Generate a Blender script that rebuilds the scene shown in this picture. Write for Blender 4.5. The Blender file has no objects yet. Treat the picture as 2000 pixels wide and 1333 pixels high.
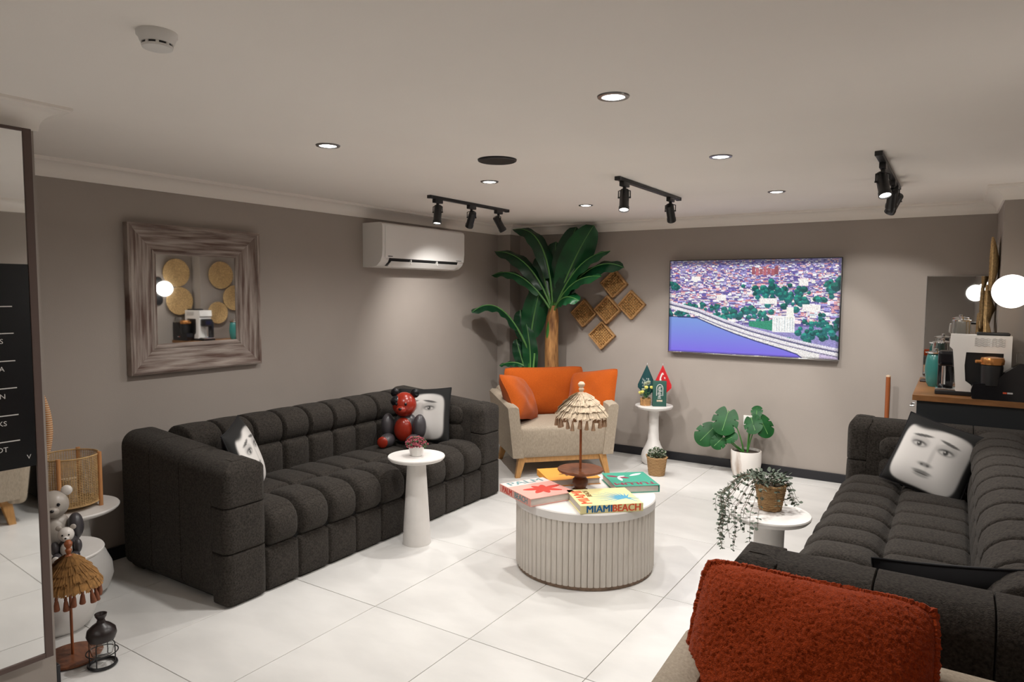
import bpy, math, random
import numpy as np
from mathutils import Vector, Matrix, Euler
random.seed(7); RNG = np.random.default_rng(7)
S = bpy.context.scene
COL = S.collection
PI = math.pi
def rad(a): return a * PI / 180

# ------------------------------------------------------------------ camera, world, exposure
cam_d = bpy.data.cameras.new('camera'); cam = bpy.data.objects.new('camera', cam_d); COL.objects.link(cam)
cam_d.sensor_width = 36.0; cam_d.lens = 1341.1 / 2000 * 36.0; cam_d.clip_start = 0.02
_pi, _ya, _ro = 0.0710806, 0.5732595, 0.0053620
_f = Vector((-math.sin(_ya) * math.cos(_pi), math.cos(_ya) * math.cos(_pi), -math.sin(_pi)))
_r = Vector((math.cos(_ya), math.sin(_ya), 0)); _u = _r.cross(_f)
_r2 = math.cos(_ro) * _r + math.sin(_ro) * _u; _u2 = -math.sin(_ro) * _r + math.cos(_ro) * _u
cam.matrix_world = Matrix(((_r2.x, _u2.x, -_f.x, 0), (_r2.y, _u2.y, -_f.y, 0), (_r2.z, _u2.z, -_f.z, 1.6), (0, 0, 0, 1)))
S.camera = cam
S.view_settings.view_transform = 'Standard'; S.view_settings.look = 'None'
S.view_settings.exposure = 0.0; S.view_settings.gamma = 1.0; S.view_settings.use_curve_mapping = False
W = bpy.data.worlds.new('world'); S.world = W; W.use_nodes = True
W.node_tree.nodes['Background'].inputs[0].default_value = (0.5, 0.46, 0.42, 1)
W.node_tree.nodes['Background'].inputs[1].default_value = 0.02
DOWNLIGHT_W, TRACK_W, GLOBE_E = 74.0, 42.0, 5.0
LIGHT_COL = (1.0, 0.97, 0.93)

# ------------------------------------------------------------------ room measures (metres)
XL, YB, H, XR, XC, YF = -4.139, 6.32, 2.30, 0.43, 0.235, -2.2     # left wall, back wall, ceiling, right wall, chase face, wall behind
ZC = 2.206                                                         # underside of the crown moulding
CH_Y = 5.46                                                        # where the right chase begins
PX, PY = -3.0, 1.255                                               # pillar face and its far edge

# ------------------------------------------------------------------ materials
def mat(name, col, rough=0.6, metal=0.0, noise=0.0, nscale=20.0, bump=0.0, bscale=80.0, col2=None, emit=None, estr=0.0,
        trans=0.0, spec=None, sheen=0.0, stretch=None, contrast=None, ior=None, coat=0.0):
    m = bpy.data.materials.new(name); m.use_nodes = True
    nt = m.node_tree; b = nt.nodes['Principled BSDF']
    b.inputs['Base Color'].default_value = (*col, 1); b.inputs['Roughness'].default_value = rough; b.inputs['Metallic'].default_value = metal
    if spec is not None: b.inputs['Specular IOR Level'].default_value = spec
    if trans: b.inputs['Transmission Weight'].default_value = trans
    if ior: b.inputs['IOR'].default_value = ior
    if coat: b.inputs['Coat Weight'].default_value = coat
    if sheen: b.inputs['Sheen Weight'].default_value = sheen; b.inputs['Sheen Roughness'].default_value = 0.5
    if emit: b.inputs['Emission Color'].default_value = (*emit, 1); b.inputs['Emission Strength'].default_value = estr
    if noise or bump:
        tc = nt.nodes.new('ShaderNodeTexCoord'); mp = nt.nodes.new('ShaderNodeMapping')
        nt.links.new(tc.outputs['Object'], mp.inputs['Vector'])
        if stretch: mp.inputs['Scale'].default_value = stretch
    if noise:
        n = nt.nodes.new('ShaderNodeTexNoise'); n.inputs['Scale'].default_value = nscale; n.inputs['Detail'].default_value = 6
        nt.links.new(mp.outputs['Vector'], n.inputs['Vector'])
        cr = nt.nodes.new('ShaderNodeValToRGB'); lo, hi = contrast or (0.3, 0.7)
        cr.color_ramp.elements[0].position = lo; cr.color_ramp.elements[1].position = hi
        c2 = col2 or tuple(max(0, c * (1 - noise)) for c in col)
        cr.color_ramp.elements[0].color = (*c2, 1); cr.color_ramp.elements[1].color = (*col, 1)
        nt.links.new(n.outputs['Fac'], cr.inputs['Fac']); nt.links.new(cr.outputs['Color'], b.inputs['Base Color'])
    if bump:
        n2 = nt.nodes.new('ShaderNodeTexNoise'); n2.inputs['Scale'].default_value = bscale; n2.inputs['Detail'].default_value = 3
        nt.links.new(mp.outputs['Vector'], n2.inputs['Vector'])
        bp = nt.nodes.new('ShaderNodeBump'); bp.inputs['Strength'].default_value = bump; bp.inputs['Distance'].default_value = 0.01
        nt.links.new(n2.outputs['Fac'], bp.inputs['Height']); nt.links.new(bp.outputs['Normal'], b.inputs['Normal'])
    return m
def attr_mat(name, rough=0.8, emission=0.0):
    m = bpy.data.materials.new(name); m.use_nodes = True; nt = m.node_tree; b = nt.nodes['Principled BSDF']
    a = nt.nodes.new('ShaderNodeAttribute'); a.attribute_name = 'Col'
    b.inputs['Roughness'].default_value = rough
    if emission:
        b.inputs['Base Color'].default_value = (0.01, 0.01, 0.01, 1)
        nt.links.new(a.outputs['Color'], b.inputs['Emission Color']); b.inputs['Emission Strength'].default_value = emission
    else: nt.links.new(a.outputs['Color'], b.inputs['Base Color'])
    return m
def stripes(name, c1, c2, scale, axis='Z', rough=0.7, dist=1.0, bump=0.3):
    m = bpy.data.materials.new(name); m.use_nodes = True; nt = m.node_tree; b = nt.nodes['Principled BSDF']
    tc = nt.nodes.new('ShaderNodeTexCoord'); w = nt.nodes.new('ShaderNodeTexWave'); w.bands_direction = axis
    w.inputs['Scale'].default_value = scale; w.inputs['Distortion'].default_value = dist; w.inputs['Detail'].default_value = 3; w.inputs['Detail Scale'].default_value = 3
    nt.links.new(tc.outputs['Object'], w.inputs['Vector'])
    cr = nt.nodes.new('ShaderNodeValToRGB'); cr.color_ramp.elements[0].color = (*c1, 1); cr.color_ramp.elements[1].color = (*c2, 1)
    nt.links.new(w.outputs['Fac'], cr.inputs['Fac']); nt.links.new(cr.outputs['Color'], b.inputs['Base Color']); b.inputs['Roughness'].default_value = rough
    bp = nt.nodes.new('ShaderNodeBump'); bp.inputs['Strength'].default_value = bump; bp.inputs['Distance'].default_value = 0.005
    nt.links.new(w.outputs['Fac'], bp.inputs['Height']); nt.links.new(bp.outputs['Normal'], b.inputs['Normal'])
    return m
M = dict(
    wall=mat('wall paint', (0.37, 0.325, 0.29), 0.85, noise=0.08, nscale=1.5, bump=0.05, bscale=150),
    ceil=mat('ceiling paint', (0.94, 0.89, 0.835), 0.9, noise=0.04, nscale=1.2, bump=0.03, bscale=120),
    crown=mat('crown paint', (0.86, 0.81, 0.75), 0.7),
    black_wood=mat('black baseboard', (0.012, 0.012, 0.016), 0.35),
    tile=mat('floor tile', (0.77, 0.755, 0.73), 0.28, noise=0.14, nscale=2.2, contrast=(0.25, 0.6), stretch=(1.0, 2.2, 1)),
    grout=mat('grout', (0.30, 0.27, 0.24), 0.9),
    sofa=mat('charcoal boucle', (0.058, 0.049, 0.041), 0.95, noise=0.72, nscale=110, bump=0.6, bscale=260, sheen=0.04, spec=0.2),
    seam=mat('dark seam', (0.008, 0.008, 0.008), 0.95),
    linen=mat('beige linen', (0.43, 0.355, 0.27), 0.9, noise=0.28, nscale=140, bump=0.25, bscale=280, stretch=(1, 1, 0.3)),
    orange=mat('orange fabric', (0.44, 0.082, 0.005), 0.9, noise=0.25, nscale=150, bump=0.2, bscale=350, sheen=0.1, spec=0.2),
    orange_teddy=mat('orange boucle', (0.42, 0.052, 0.005), 0.95, noise=0.45, nscale=230, bump=0.5, bscale=330, sheen=0.1, spec=0.15),
    oak=mat('oak', (0.58, 0.30, 0.10), 0.5, noise=0.3, nscale=12, stretch=(6, 6, 1)),
    brown_wood=mat('red brown wood', (0.25, 0.085, 0.035), 0.4, noise=0.45, nscale=10, stretch=(2, 8, 2)),
    pale_wood=mat('pale wood', (0.66, 0.50, 0.36), 0.6),
    counter_wood=mat('counter wood', (0.36, 0.16, 0.055), 0.4, noise=0.4, nscale=8, stretch=(1, 6, 3)),
    counter=mat('counter front', (0.022, 0.026, 0.030), 0.5),
    weathered=mat('weathered wood', (0.42, 0.36, 0.32), 0.75, noise=0.8, nscale=3.2, col2=(0.12, 0.07, 0.055), contrast=(0.34, 0.66), bump=0.4, bscale=20, stretch=(1, 14, 1.0)),
    weathered_h=mat('weathered wood along', (0.42, 0.36, 0.32), 0.75, noise=0.8, nscale=3.2, col2=(0.12, 0.07, 0.055), contrast=(0.34, 0.66), bump=0.4, bscale=20, stretch=(1, 1.0, 14)),
    mirror=mat('mirror glass', (0.86, 0.87, 0.87), 0.02, metal=1.0),
    glass=mat('clear glass', (0.95, 0.97, 0.97), 0.03, trans=1.0, ior=1.3),
    white=mat('white plastic', (0.80, 0.78, 0.75), 0.35),
    white_matte=mat('white stone', (0.78, 0.75, 0.72), 0.55, noise=0.08, nscale=8),
    whitewash=mat('whitewashed slat', (0.70, 0.645, 0.58), 0.65, noise=0.14, nscale=14, stretch=(3, 3, 0.6)),
    table_base=mat('table base ring', (0.33, 0.22, 0.15), 0.7, noise=0.5, nscale=40),
    gap=mat('slat gap', (0.13, 0.095, 0.075), 0.9),
    marble=mat('marble pot', (0.78, 0.74, 0.70), 0.4, noise=0.5, nscale=9, col2=(0.42, 0.33, 0.27), contrast=(0.38, 0.50), stretch=(1, 1, 0.3)),
    black=mat('black metal', (0.012, 0.012, 0.013), 0.4),
    black_gloss=mat('black gloss', (0.008, 0.008, 0.010), 0.12),
    grey_metal=mat('grey steel', (0.35, 0.35, 0.35), 0.3, metal=1.0),
    chrome=mat('chrome', (0.7, 0.7, 0.7), 0.12, metal=1.0),
    lens=mat('lit lens', (1, 1, 1), 0.5, emit=(1.0, 0.97, 0.93), estr=14.0),
    globe=mat('lit globe', (1, 1, 1), 0.5, emit=(1.0, 0.95, 0.88), estr=GLOBE_E),
    lens_dim=mat('spot lens', (0.9, 0.9, 0.9), 0.4, emit=(1.0, 0.96, 0.9), estr=6.0),
    banana=mat('banana leaf', (0.009, 0.105, 0.028), 0.38, noise=0.6, nscale=6, col2=(0.004, 0.05, 0.018)),
    banana_rib=mat('leaf midrib', (0.12, 0.30, 0.08), 0.5),
    dark_leaf=mat('dark leaf', (0.006, 0.06, 0.022), 0.35, noise=0.5, nscale=8),
    trunk=mat('banana trunk', (0.62, 0.31, 0.10), 0.6, noise=0.6, nscale=10, bump=0.5, bscale=40, stretch=(4, 4, 0.6), col2=(0.15, 0.06, 0.02)),
    green_stem=mat('green stem', (0.045, 0.19, 0.03), 0.5),
    monstera=mat('monstera leaf', (0.010, 0.095, 0.020), 0.45, noise=0.4, nscale=10, spec=0.3),
    euca=mat('eucalyptus leaf', (0.12, 0.155, 0.11), 0.7, noise=0.5, nscale=30),
    stem=mat('thin stem', (0.14, 0.10, 0.06), 0.8),
    soil=mat('soil', (0.05, 0.035, 0.025), 0.95, bump=0.6, bscale=60),
    wicker=stripes('woven seagrass', (0.26, 0.125, 0.04), (0.62, 0.40, 0.19), 70, 'Z', dist=6.0, bump=0.6),
    wicker_dark=mat('wicker rim', (0.60, 0.33, 0.13), 0.8, noise=0.5, nscale=60, bump=0.6, bscale=120),
    wicker_mid=mat('wicker weave', (0.66, 0.37, 0.13), 0.8, noise=0.6, nscale=55, bump=0.6, bscale=110),
    jute=mat('coiled jute', (0.74, 0.50, 0.23), 0.85, noise=0.5, nscale=70, bump=0.5, bscale=140),
    rattan=mat('rattan cane', (0.58, 0.37, 0.16), 0.7, noise=0.3, nscale=40),
    rattan_post=mat('rattan post', (0.52, 0.24, 0.09), 0.5),
    raffia=mat('cream raffia', (0.72, 0.58, 0.42), 0.9, noise=0.4, nscale=60),
    raffia_dark=mat('golden raffia', (0.40, 0.20, 0.06), 0.9, noise=0.5, nscale=60),
    tassel=mat('tassel', (0.40, 0.25, 0.155), 0.9, noise=0.35, nscale=80),
    tassel_dark=mat('rust tassel', (0.25, 0.085, 0.04), 0.9, noise=0.35, nscale=80),
    red_gloss=mat('red leatherette', (0.36, 0.028, 0.012), 0.25, noise=0.3, nscale=9),
    black_fabric=mat('black velvet', (0.006, 0.006, 0.008), 0.9),
    grey_toy=mat('grey vinyl', (0.40, 0.36, 0.32), 0.35),
    dark_toy=mat('dark vinyl', (0.055, 0.05, 0.055), 0.35),
    pale_toy=mat('pale vinyl', (0.72, 0.68, 0.64), 0.35),
    pages=mat('book pages', (0.70, 0.64, 0.58), 0.85, noise=0.15, nscale=200, stretch=(0.2, 0.2, 4)),
    pink=mat('pink cover', (0.80, 0.40, 0.34), 0.45), pink_pale=mat('pale pink print', (0.85, 0.66, 0.62), 0.45), red_ink=mat('red ink', (0.62, 0.045, 0.025), 0.5),
    teal_ink=mat('grey teal ink', (0.16, 0.30, 0.31), 0.5), yellow_book=mat('yellow orange cover', (0.83, 0.36, 0.055), 0.45), brown_ink=mat('brown ink', (0.20, 0.10, 0.02), 0.5),
    teal_book=mat('teal cover', (0.045, 0.36, 0.25), 0.45), wine_ink=mat('wine ink', (0.30, 0.012, 0.06), 0.5), white_ink=mat('white ink', (0.85, 0.83, 0.80), 0.5),
    lemon=mat('pale yellow cover', (0.85, 0.76, 0.38), 0.45), blue_ink=mat('blue ink', (0.0, 0.13, 0.33), 0.5), sky_ink=mat('sky ink', (0.08, 0.36, 0.55), 0.5), coral_ink=mat('coral ink', (0.75, 0.10, 0.035), 0.5),
    pink_flower=mat('pink blossom', (0.45, 0.10, 0.13), 0.8, noise=0.4, nscale=50), yellow_flower=mat('yellow blossom', (0.72, 0.66, 0.16), 0.7), leaf=mat('small leaf', (0.06, 0.13, 0.05), 0.6, noise=0.4, nscale=40), leaf_pale=mat('pale small leaf', (0.36, 0.40, 0.28), 0.6),
    teal_glaze=mat('teal glaze', (0.03, 0.15, 0.135), 0.25), copper=mat('copper gold', (0.62, 0.28, 0.09), 0.25, metal=0.8),
    flag_pole=mat('flag pole', (0.8, 0.8, 0.8), 0.3, metal=0.6), box_green=mat('green card', (0.02, 0.085, 0.066), 0.5), silver_ink=mat('silver print', (0.62, 0.60, 0.58), 0.4),
    menu=mat('black board', (0.004, 0.006, 0.008), 0.25), brown_frame=mat('dark brown frame', (0.10, 0.065, 0.055), 0.6),
    smoky=mat('dark smoked ceramic', (0.02, 0.013, 0.012), 0.35), rust=mat('copper rod', (0.30, 0.085, 0.025), 0.4),
    feather=stripes('striped cane', (0.55, 0.20, 0.05), (0.80, 0.62, 0.42), 26, 'Z', dist=0.5),
)
M['vc'] = attr_mat('printed cloth', 0.85); M['screen'] = attr_mat('screen picture', 0.3, 1.0)

# ------------------------------------------------------------------ mesh building
class B:
    def __init__(s): s.v = []; s.f = []
    def add(s, V, F, Mx=None):
        o = len(s.v)
        for p in V:
            p = Vector(p)
            if Mx is not None: p = Mx @ p
            s.v.append((p.x, p.y, p.z))
        s.f += [tuple(i + o for i in f) for f in F]; return s
    def box(s, x0, x1, y0, y1, z0, z1, Mx=None):
        V = [(x, y, z) for z in (z0, z1) for y in (y0, y1) for x in (x0, x1)]
        return s.add(V, [(0, 2, 3, 1), (4, 5, 7, 6), (0, 1, 5, 4), (2, 6, 7, 3), (0, 4, 6, 2), (1, 3, 7, 5)], Mx)
    def bbox(s, x0, x1, y0, y1, z0, z1, r, Mx=None, n=2):
        c = ((x0 + x1) / 2, (y0 + y1) / 2, (z0 + z1) / 2); V, F = pad_geo(((x1 - x0), (y1 - y0), (z1 - z0)), (r, r, r), 0, n, 1)
        T = Matrix.Translation(c); return s.add(V, F, T if Mx is None else Mx @ T)
    def pad(s, c, size, r, bulge=0.0, n=4, m=6, Mx=None):
        V, F = pad_geo(size, r if isinstance(r, tuple) else (r, r, r), bulge, n, m); T = Matrix.Translation(c)
        return s.add(V, F, T if Mx is None else Mx @ T)
    def lathe(s, prof, n=32, Mx=None, cap=True):
        V = []; F = []
        for (r, z) in prof:
            for i in range(n): a = 2 * PI * i / n; V.append((r * math.cos(a), r * math.sin(a), z))
        for j in range(len(prof) - 1):
            for i in range(n): k = (i + 1) % n; F.append((j * n + i, j * n + k, (j + 1) * n + k, (j + 1) * n + i))
        if cap:
            F.append(tuple(reversed(range(n)))); F.append(tuple((len(prof) - 1) * n + i for i in range(n)))
        return s.add(V, F, Mx)
    def cyl(s, p0, p1, r0, r1=None, n=16): return s.tube([p0, p1], [r0, r0 if r1 is None else r1], n)
    def tube(s, pts, r, n=8, closed=False):
        pts = [Vector(p) for p in pts]; L = len(pts); rr = r if isinstance(r, (list, tuple)) else [r] * L
        V = []; F = []; prev = None
        for i, p in enumerate(pts):
            if closed: t = (pts[(i + 1) % L] - pts[i - 1])
            else: t = pts[min(i + 1, L - 1)] - pts[max(i - 1, 0)]
            t.normalize()
            if prev is None: a = t.orthogonal().normalized()
            else:
                a = prev - t * prev.dot(t); a.normalize()
            prev = a; b = t.cross(a)
            for k in range(n): q = 2 * PI * k / n; V.append(p + (a * math.cos(q) + b * math.sin(q)) * rr[i])
        for i in range(L if closed else L - 1):
            i2 = (i + 1) % L
            for k in range(n): k2 = (k + 1) % n; F.append((i * n + k, i * n + k2, i2 * n + k2, i2 * n + k))
        if not closed: F.append(tuple(reversed(range(n)))); F.append(tuple((L - 1) * n + k for k in range(n)))
        return s.add(V, F)
    def ell(s, c, r, n=20, m=12, Mx=None):
        V = [(0, 0, -1)]; F = []
        for j in range(1, m):
            t = PI * j / m
            for i in range(n): a = 2 * PI * i / n; V.append((math.sin(t) * math.cos(a), math.sin(t) * math.sin(a), -math.cos(t)))
        V.append((0, 0, 1)); T = len(V) - 1
        for i in range(n): k = (i + 1) % n; F.append((0, 1 + k, 1 + i)); F.append((T, T - n + i, T - n + k))
        for j in range(m - 2):
            for i in range(n): k = (i + 1) % n; a = 1 + j * n; F.append((a + i, a + k, a + n + k, a + n + i))
        V = [(c[0] + v[0] * r[0], c[1] + v[1] * r[1], c[2] + v[2] * r[2]) for v in V]
        return s.add(V, F, Mx)
    def prism(s, poly, h0, h1, Mx=None):
        n = len(poly); V = [(x, y, h0) for x, y in poly] + [(x, y, h1) for x, y in poly]
        F = [tuple(reversed(range(n))), tuple(range(n, 2 * n))] + [(i, (i + 1) % n, n + (i + 1) % n, n + i) for i in range(n)]
        return s.add(V, F, Mx)
    def build(s, name, m, parent=None, smooth=True, loc=None, rot=None, angle=40):
        me = bpy.data.meshes.new(name); me.from_pydata(s.v, [], s.f); me.update()
        return link(name, me, m, parent, smooth, loc, rot, angle)
def link(name, me, m, parent=None, smooth=True, loc=None, rot=None, angle=40):
    if m is not None and not me.materials: me.materials.append(M[m] if isinstance(m, str) else m)
    if smooth: me.shade_smooth(); me.set_sharp_from_angle(angle=rad(angle))
    o = bpy.data.objects.new(name, me); COL.objects.link(o)
    if parent: o.parent = parent
    if loc: o.location = loc
    if rot: o.rotation_euler = rot
    return o
def axis_pts(h, r, n, m):
    a = [-h + r * (1 - math.cos(PI / 2 * i / n)) for i in range(n)] if r > 1e-6 else []
    lo = -h + r; mid = [lo + (2 * (h - r)) * i / m for i in range(m + 1)]
    return a + mid + [-x for x in reversed(a)]
_pc = {}
def pad_geo(size, r, bulge, n, m):
    key = (tuple(round(x, 5) for x in size), tuple(r), bulge, n, m)
    if key in _pc: return _pc[key]
    h = [x / 2 for x in size]; r = [min(a, b * 0.98) for a, b in zip(r, h)]
    ax = [axis_pts(h[i], r[i], n, m) for i in range(3)]; V = []; F = []; idx = {}
    def vert(p):
        k = tuple(round(c, 6) for c in p)
        if k in idx: return idx[k]
        inn = [max(-(h[i] - r[i]), min(h[i] - r[i], p[i])) for i in range(3)]
        d = [(p[i] - inn[i]) / r[i] if r[i] > 1e-6 else 0 for i in range(3)]; L = math.sqrt(sum(x * x for x in d))
        q = [inn[i] + r[i] * d[i] / max(L, 1e-9) if L > 1e-9 else p[i] for i in range(3)]
        if bulge:
            for i in range(3):
                if abs(abs(p[i]) - h[i]) < 1e-6:
                    w = 1.0
                    for j in range(3):
                        if j != i: w *= (1 - (p[j] / h[j]) ** 2)
                    q[i] += math.copysign(bulge * w, p[i])
        idx[k] = len(V); V.append(tuple(q)); return idx[k]
    for i in range(3):
        j, k = (i + 1) % 3, (i + 2) % 3
        for sgn in (-1, 1):
            for a in range(len(ax[j]) - 1):
                for b in range(len(ax[k]) - 1):
                    qd = []
                    for (da, db) in ((0, 0), (1, 0), (1, 1), (0, 1)):
                        p = [0, 0, 0]; p[i] = sgn * h[i]; p[j] = ax[j][a + da]; p[k] = ax[k][b + db]; qd.append(vert(p))
                    F.append(tuple(qd if sgn > 0 else reversed(qd)))
    _pc[key] = (V, F); return V, F

def tag(o, label=None, cat=None, group=None, kind=None):
    if label: o['label'] = label
    if cat: o['category'] = cat
    if group: o['group'] = group
    if kind: o['kind'] = kind
    return o
def thing(name, label, cat, loc=(0, 0, 0), rz=0.0, group=None):
    o = bpy.data.objects.new(name, None); COL.objects.link(o); o.location = loc; o.rotation_euler = (0, 0, rz); o.empty_display_size = 0.1
    return tag(o, label, cat, group)
def struct(name, b, m, smooth=False): return tag(b.build(name, m, None, smooth), kind='structure')
def children(o): return [c for c in bpy.data.objects if c.parent == o]
def copy_tree(o, parent=None, label=None):
    kids = children(o); c = o.copy(); COL.objects.link(c); c.parent = parent
    if label: c['label'] = label
    for k in kids: copy_tree(k, c)
    return c
def text_mesh(txt, size, extrude=0.0006, bold=0.0, align='CENTER', sx=1.0):
    cu = bpy.data.curves.new('lettering', 'FONT'); cu.body = txt; cu.size = size; cu.extrude = extrude; cu.offset = 0.0; cu.align_x = align; cu.align_y = 'CENTER'; cu.resolution_u = 3
    o = bpy.data.objects.new('lettering_tmp', cu); COL.objects.link(o)
    dg = bpy.context.evaluated_depsgraph_get(); me = bpy.data.meshes.new_from_object(o.evaluated_get(dg)); bpy.data.objects.remove(o)
    if sx != 1.0:
        for v in me.vertices: v.co.x *= sx
    if bold:                                                        # heavier strokes: the same letters laid side by side
        V = [v.co.copy() for v in me.vertices]; F = [tuple(p.vertices) for p in me.polygons]; b = B()
        for i, d in enumerate((-1.0, 0.0, 1.0)): b.add([(v.x + d * size * 0.035, v.y + d * size * 0.012, v.z + 0.00004 * i) for v in V], F)
        me = bpy.data.meshes.new('lettering'); me.from_pydata(b.v, [], b.f); me.update()
    me.materials.clear(); return me
def spot(name, loc, target, watt, size, blend, radius, parent=None, col=LIGHT_COL):
    l = bpy.data.lights.new(name, 'SPOT'); l.energy = watt; l.spot_size = rad(size); l.spot_blend = blend; l.shadow_soft_size = radius; l.color = col
    o = bpy.data.objects.new(name, l); COL.objects.link(o); o.location = loc
    d = Vector(target) - Vector(loc); o.rotation_euler = d.to_track_quat('-Z', 'Y').to_euler()
    if parent: o.parent = parent
    return o
def color_grid(name, nx, ny, fpos, img, m, parent=None, smooth=True):
    """surface with one colour per vertex; img is (ny+1, nx+1, 3) linear, row 0 on top"""
    V = [fpos(i / nx, j / ny) for j in range(ny + 1) for i in range(nx + 1)]
    F = [(j * (nx + 1) + i, (j + 1) * (nx + 1) + i, (j + 1) * (nx + 1) + i + 1, j * (nx + 1) + i + 1) for j in range(ny) for i in range(nx)]
    me = bpy.data.meshes.new(name); me.from_pydata(V, [], F); me.update()
    a = me.color_attributes.new('Col', 'FLOAT_COLOR', 'POINT')
    c = np.ones(((nx + 1) * (ny + 1), 4), np.float32); c[:, :3] = img.reshape(-1, 3); a.data.foreach_set('color', c.ravel())
    return link(name, me, m, parent, smooth, angle=180)
def lin(c): return tuple((x / 255 / 12.92) if x / 255 <= 0.04045 else ((x / 255 + 0.055) / 1.055) ** 2.4 for x in c)

# ================================================================== THE SETTING
floor = struct('floor', B().box(XL - 0.1, XR + 0.1, YF - 0.1, YB + 0.1, -0.08, -0.004), 'grout')
TX, TY, X0, Y0, G = 0.597, 0.912, -2.42, 2.475, 0.0035
_tm = {}
for i in range(-4, 6):
    for j in range(-6, 6):
        x0, x1 = max(X0 + i * TX, XL), min(X0 + (i + 1) * TX, XR); y0, y1 = max(Y0 + j * TY, YF), min(Y0 + (j + 1) * TY, YB)
        if x1 - x0 < 0.02 or y1 - y0 < 0.02: continue
        if x1 < PX and y1 < PY: continue
        w, d = x1 - x0 - G, y1 - y0 - G; key = (round(w, 4), round(d, 4))
        if key not in _tm:
            o = B().bbox(-w / 2, w / 2, -d / 2, d / 2, -0.012, 0.0, 0.0012, n=1).build('tile', 'tile', floor, False); _tm[key] = o.data
        else: o = bpy.data.objects.new('tile', _tm[key]); COL.objects.link(o); o.parent = floor
        o.location = ((x0 + x1) / 2, (y0 + y1) / 2, random.uniform(-0.0006, 0.0))
struct('ceiling', B().box(XL - 0.1, XR + 0.1, YF - 0.1, YB + 0.1, H, H + 0.1), 'ceil')
struct('wall_left', B().box(XL - 0.1, XL, PY, YB, 0, H), 'wall')
struct('wall_back', B().box(XL - 0.1, XR + 0.1, YB, YB + 0.1, 0, H), 'wall')
struct('wall_right', B().box(XR, XR + 0.1, YF, YB, 0, H), 'wall')
struct('wall_front', B().box(PX, XR, YF - 0.1, YF, 0, H), 'wall')
struct('wall_pillar', B().box(XL - 0.1, PX, YF - 0.1, PY, 0, H), 'wall')
struct('wall_corner_left', B().box(XL, -3.98, 6.12, YB, 0, H), 'wall')
struct('wall_corner_right', B().box(XC, XR, CH_Y, YB, 0, H), 'wall')
POLY = [(PX, YF), (XR, YF), (XR, CH_Y), (XC, CH_Y), (XC, YB), (-3.98, YB), (-3.98, 6.12), (XL, 6.12), (XL, PY), (PX, PY)]
def sweep(prof, z0):
    n = len(POLY); b = B(); V = []; F = []
    for k in range(n):
        p0, p1, p2 = Vector(POLY[k - 1]), Vector(POLY[k]), Vector(POLY[(k + 1) % n])
        a, c = (p1 - p0).normalized(), (p2 - p1).normalized(); na, nc = Vector((-a.y, a.x)), Vector((-c.y, c.x))
        for d, z in prof: q = p1 + (na + nc) * d; V.append((q.x, q.y, z))
    m = len(prof)
    for k in range(n):
        k2 = (k + 1) % n
        for j in range(m - 1): F.append((k * m + j, k2 * m + j, k2 * m + j + 1, k * m + j + 1))
    return b.add(V, F)
cp = [(0.0, ZC), (0.012, ZC), (0.014, ZC + 0.008)] + [(0.094 - 0.08 * math.cos(t), ZC + 0.01 + 0.066 * math.sin(t)) for t in [PI / 2 * i / 8 for i in range(9)]] + [(0.096, H - 0.012), (0.10, H - 0.011), (0.10, H)]
tag(sweep(cp, 0).build('trim_1', 'crown', None, True, angle=30), kind='structure')
bp = 0.016; bh = 0.078
for nm, a in (('baseboard_left', (XL, XL + bp, PY, 6.12)), ('baseboard_back', (-3.98, XC, YB - bp, YB)), ('baseboard_right', (XR - bp, XR, YF, CH_Y)),
              ('baseboard_corner', (XL + bp, -3.98 + bp, 6.12 - bp, 6.12)), ('baseboard_pillar', (XL, PX, PY, PY + bp))):
    struct(nm, B().bbox(a[0], a[1], a[2], a[3], 0, bh, 0.004), 'black_wood')

# ---------------------------------------------------------------- ceiling fittings
def downlight(x, y, label, watt=DOWNLIGHT_W):
    t = thing('downlight', label, 'downlight', (x, y, H), group='recessed ceiling downlights')
    B().lathe([(0.040, -0.001), (0.042, -0.006), (0.056, -0.005), (0.058, 0.0), (0.040, 0.0)], 40, cap=False).build('trim_ring', 'grey_metal', t)
    B().lathe([(0.0405, -0.0005), (0.0405, -0.003), (0.030, -0.0055), (0.001, -0.006)], 32).build('diffuser', 'lens', t)
    spot('downlight_beam', (0, 0, -0.012), (0, 0, -1), watt, 160, 0.75, 0.04, t)
for x, y, l in ((-2.57, 2.34, 'recessed downlight above the near end of the left sofa'), (-1.06, 2.30, 'largest recessed downlight, nearest the camera'),
                (-1.045, 3.58, 'recessed downlight between the centre and right track lights'), (-1.07, 5.0, 'recessed downlight above the wall television'),
                (-2.52, 3.63, 'recessed downlight just beyond the black ceiling speaker'), (-2.53, 5.0, 'farthest recessed downlight, above the corner armchair')):
    downlight(x, y, l)
t = thing('ceiling_speaker', 'round black speaker grille set flush in the ceiling', 'speaker', (-2.075, 3.06, H))
B().lathe([(0.098, -0.008), (0.100, -0.006), (0.100, 0.0)], 48).build('grille', 'black', t)
B().lathe([(0.093, -0.0085), (0.097, -0.0105), (0.102, -0.008), (0.104, 0.0), (0.093, 0.0)], 48, cap=False).build('rim', 'black', t)
t = thing('smoke_detector', 'white round smoke detector on the ceiling at upper left', 'smoke detector', (-1.86, 1.09, H))
B().lathe([(0.052, 0.0), (0.052, -0.010), (0.047, -0.016), (0.044, -0.026), (0.041, -0.030)], 36).build('base', 'white', t)
B().lathe([(0.037, -0.030), (0.037, -0.037)], 36).build('vent_slot', 'black', t)
for k in range(9):
    a = 2 * PI * k / 9; B().box(-0.004, 0.004, 0.035, 0.040, -0.038, -0.029, Matrix.Rotation(a, 4, 'Z')).build('vent_rib', 'white', t, False)
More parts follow.
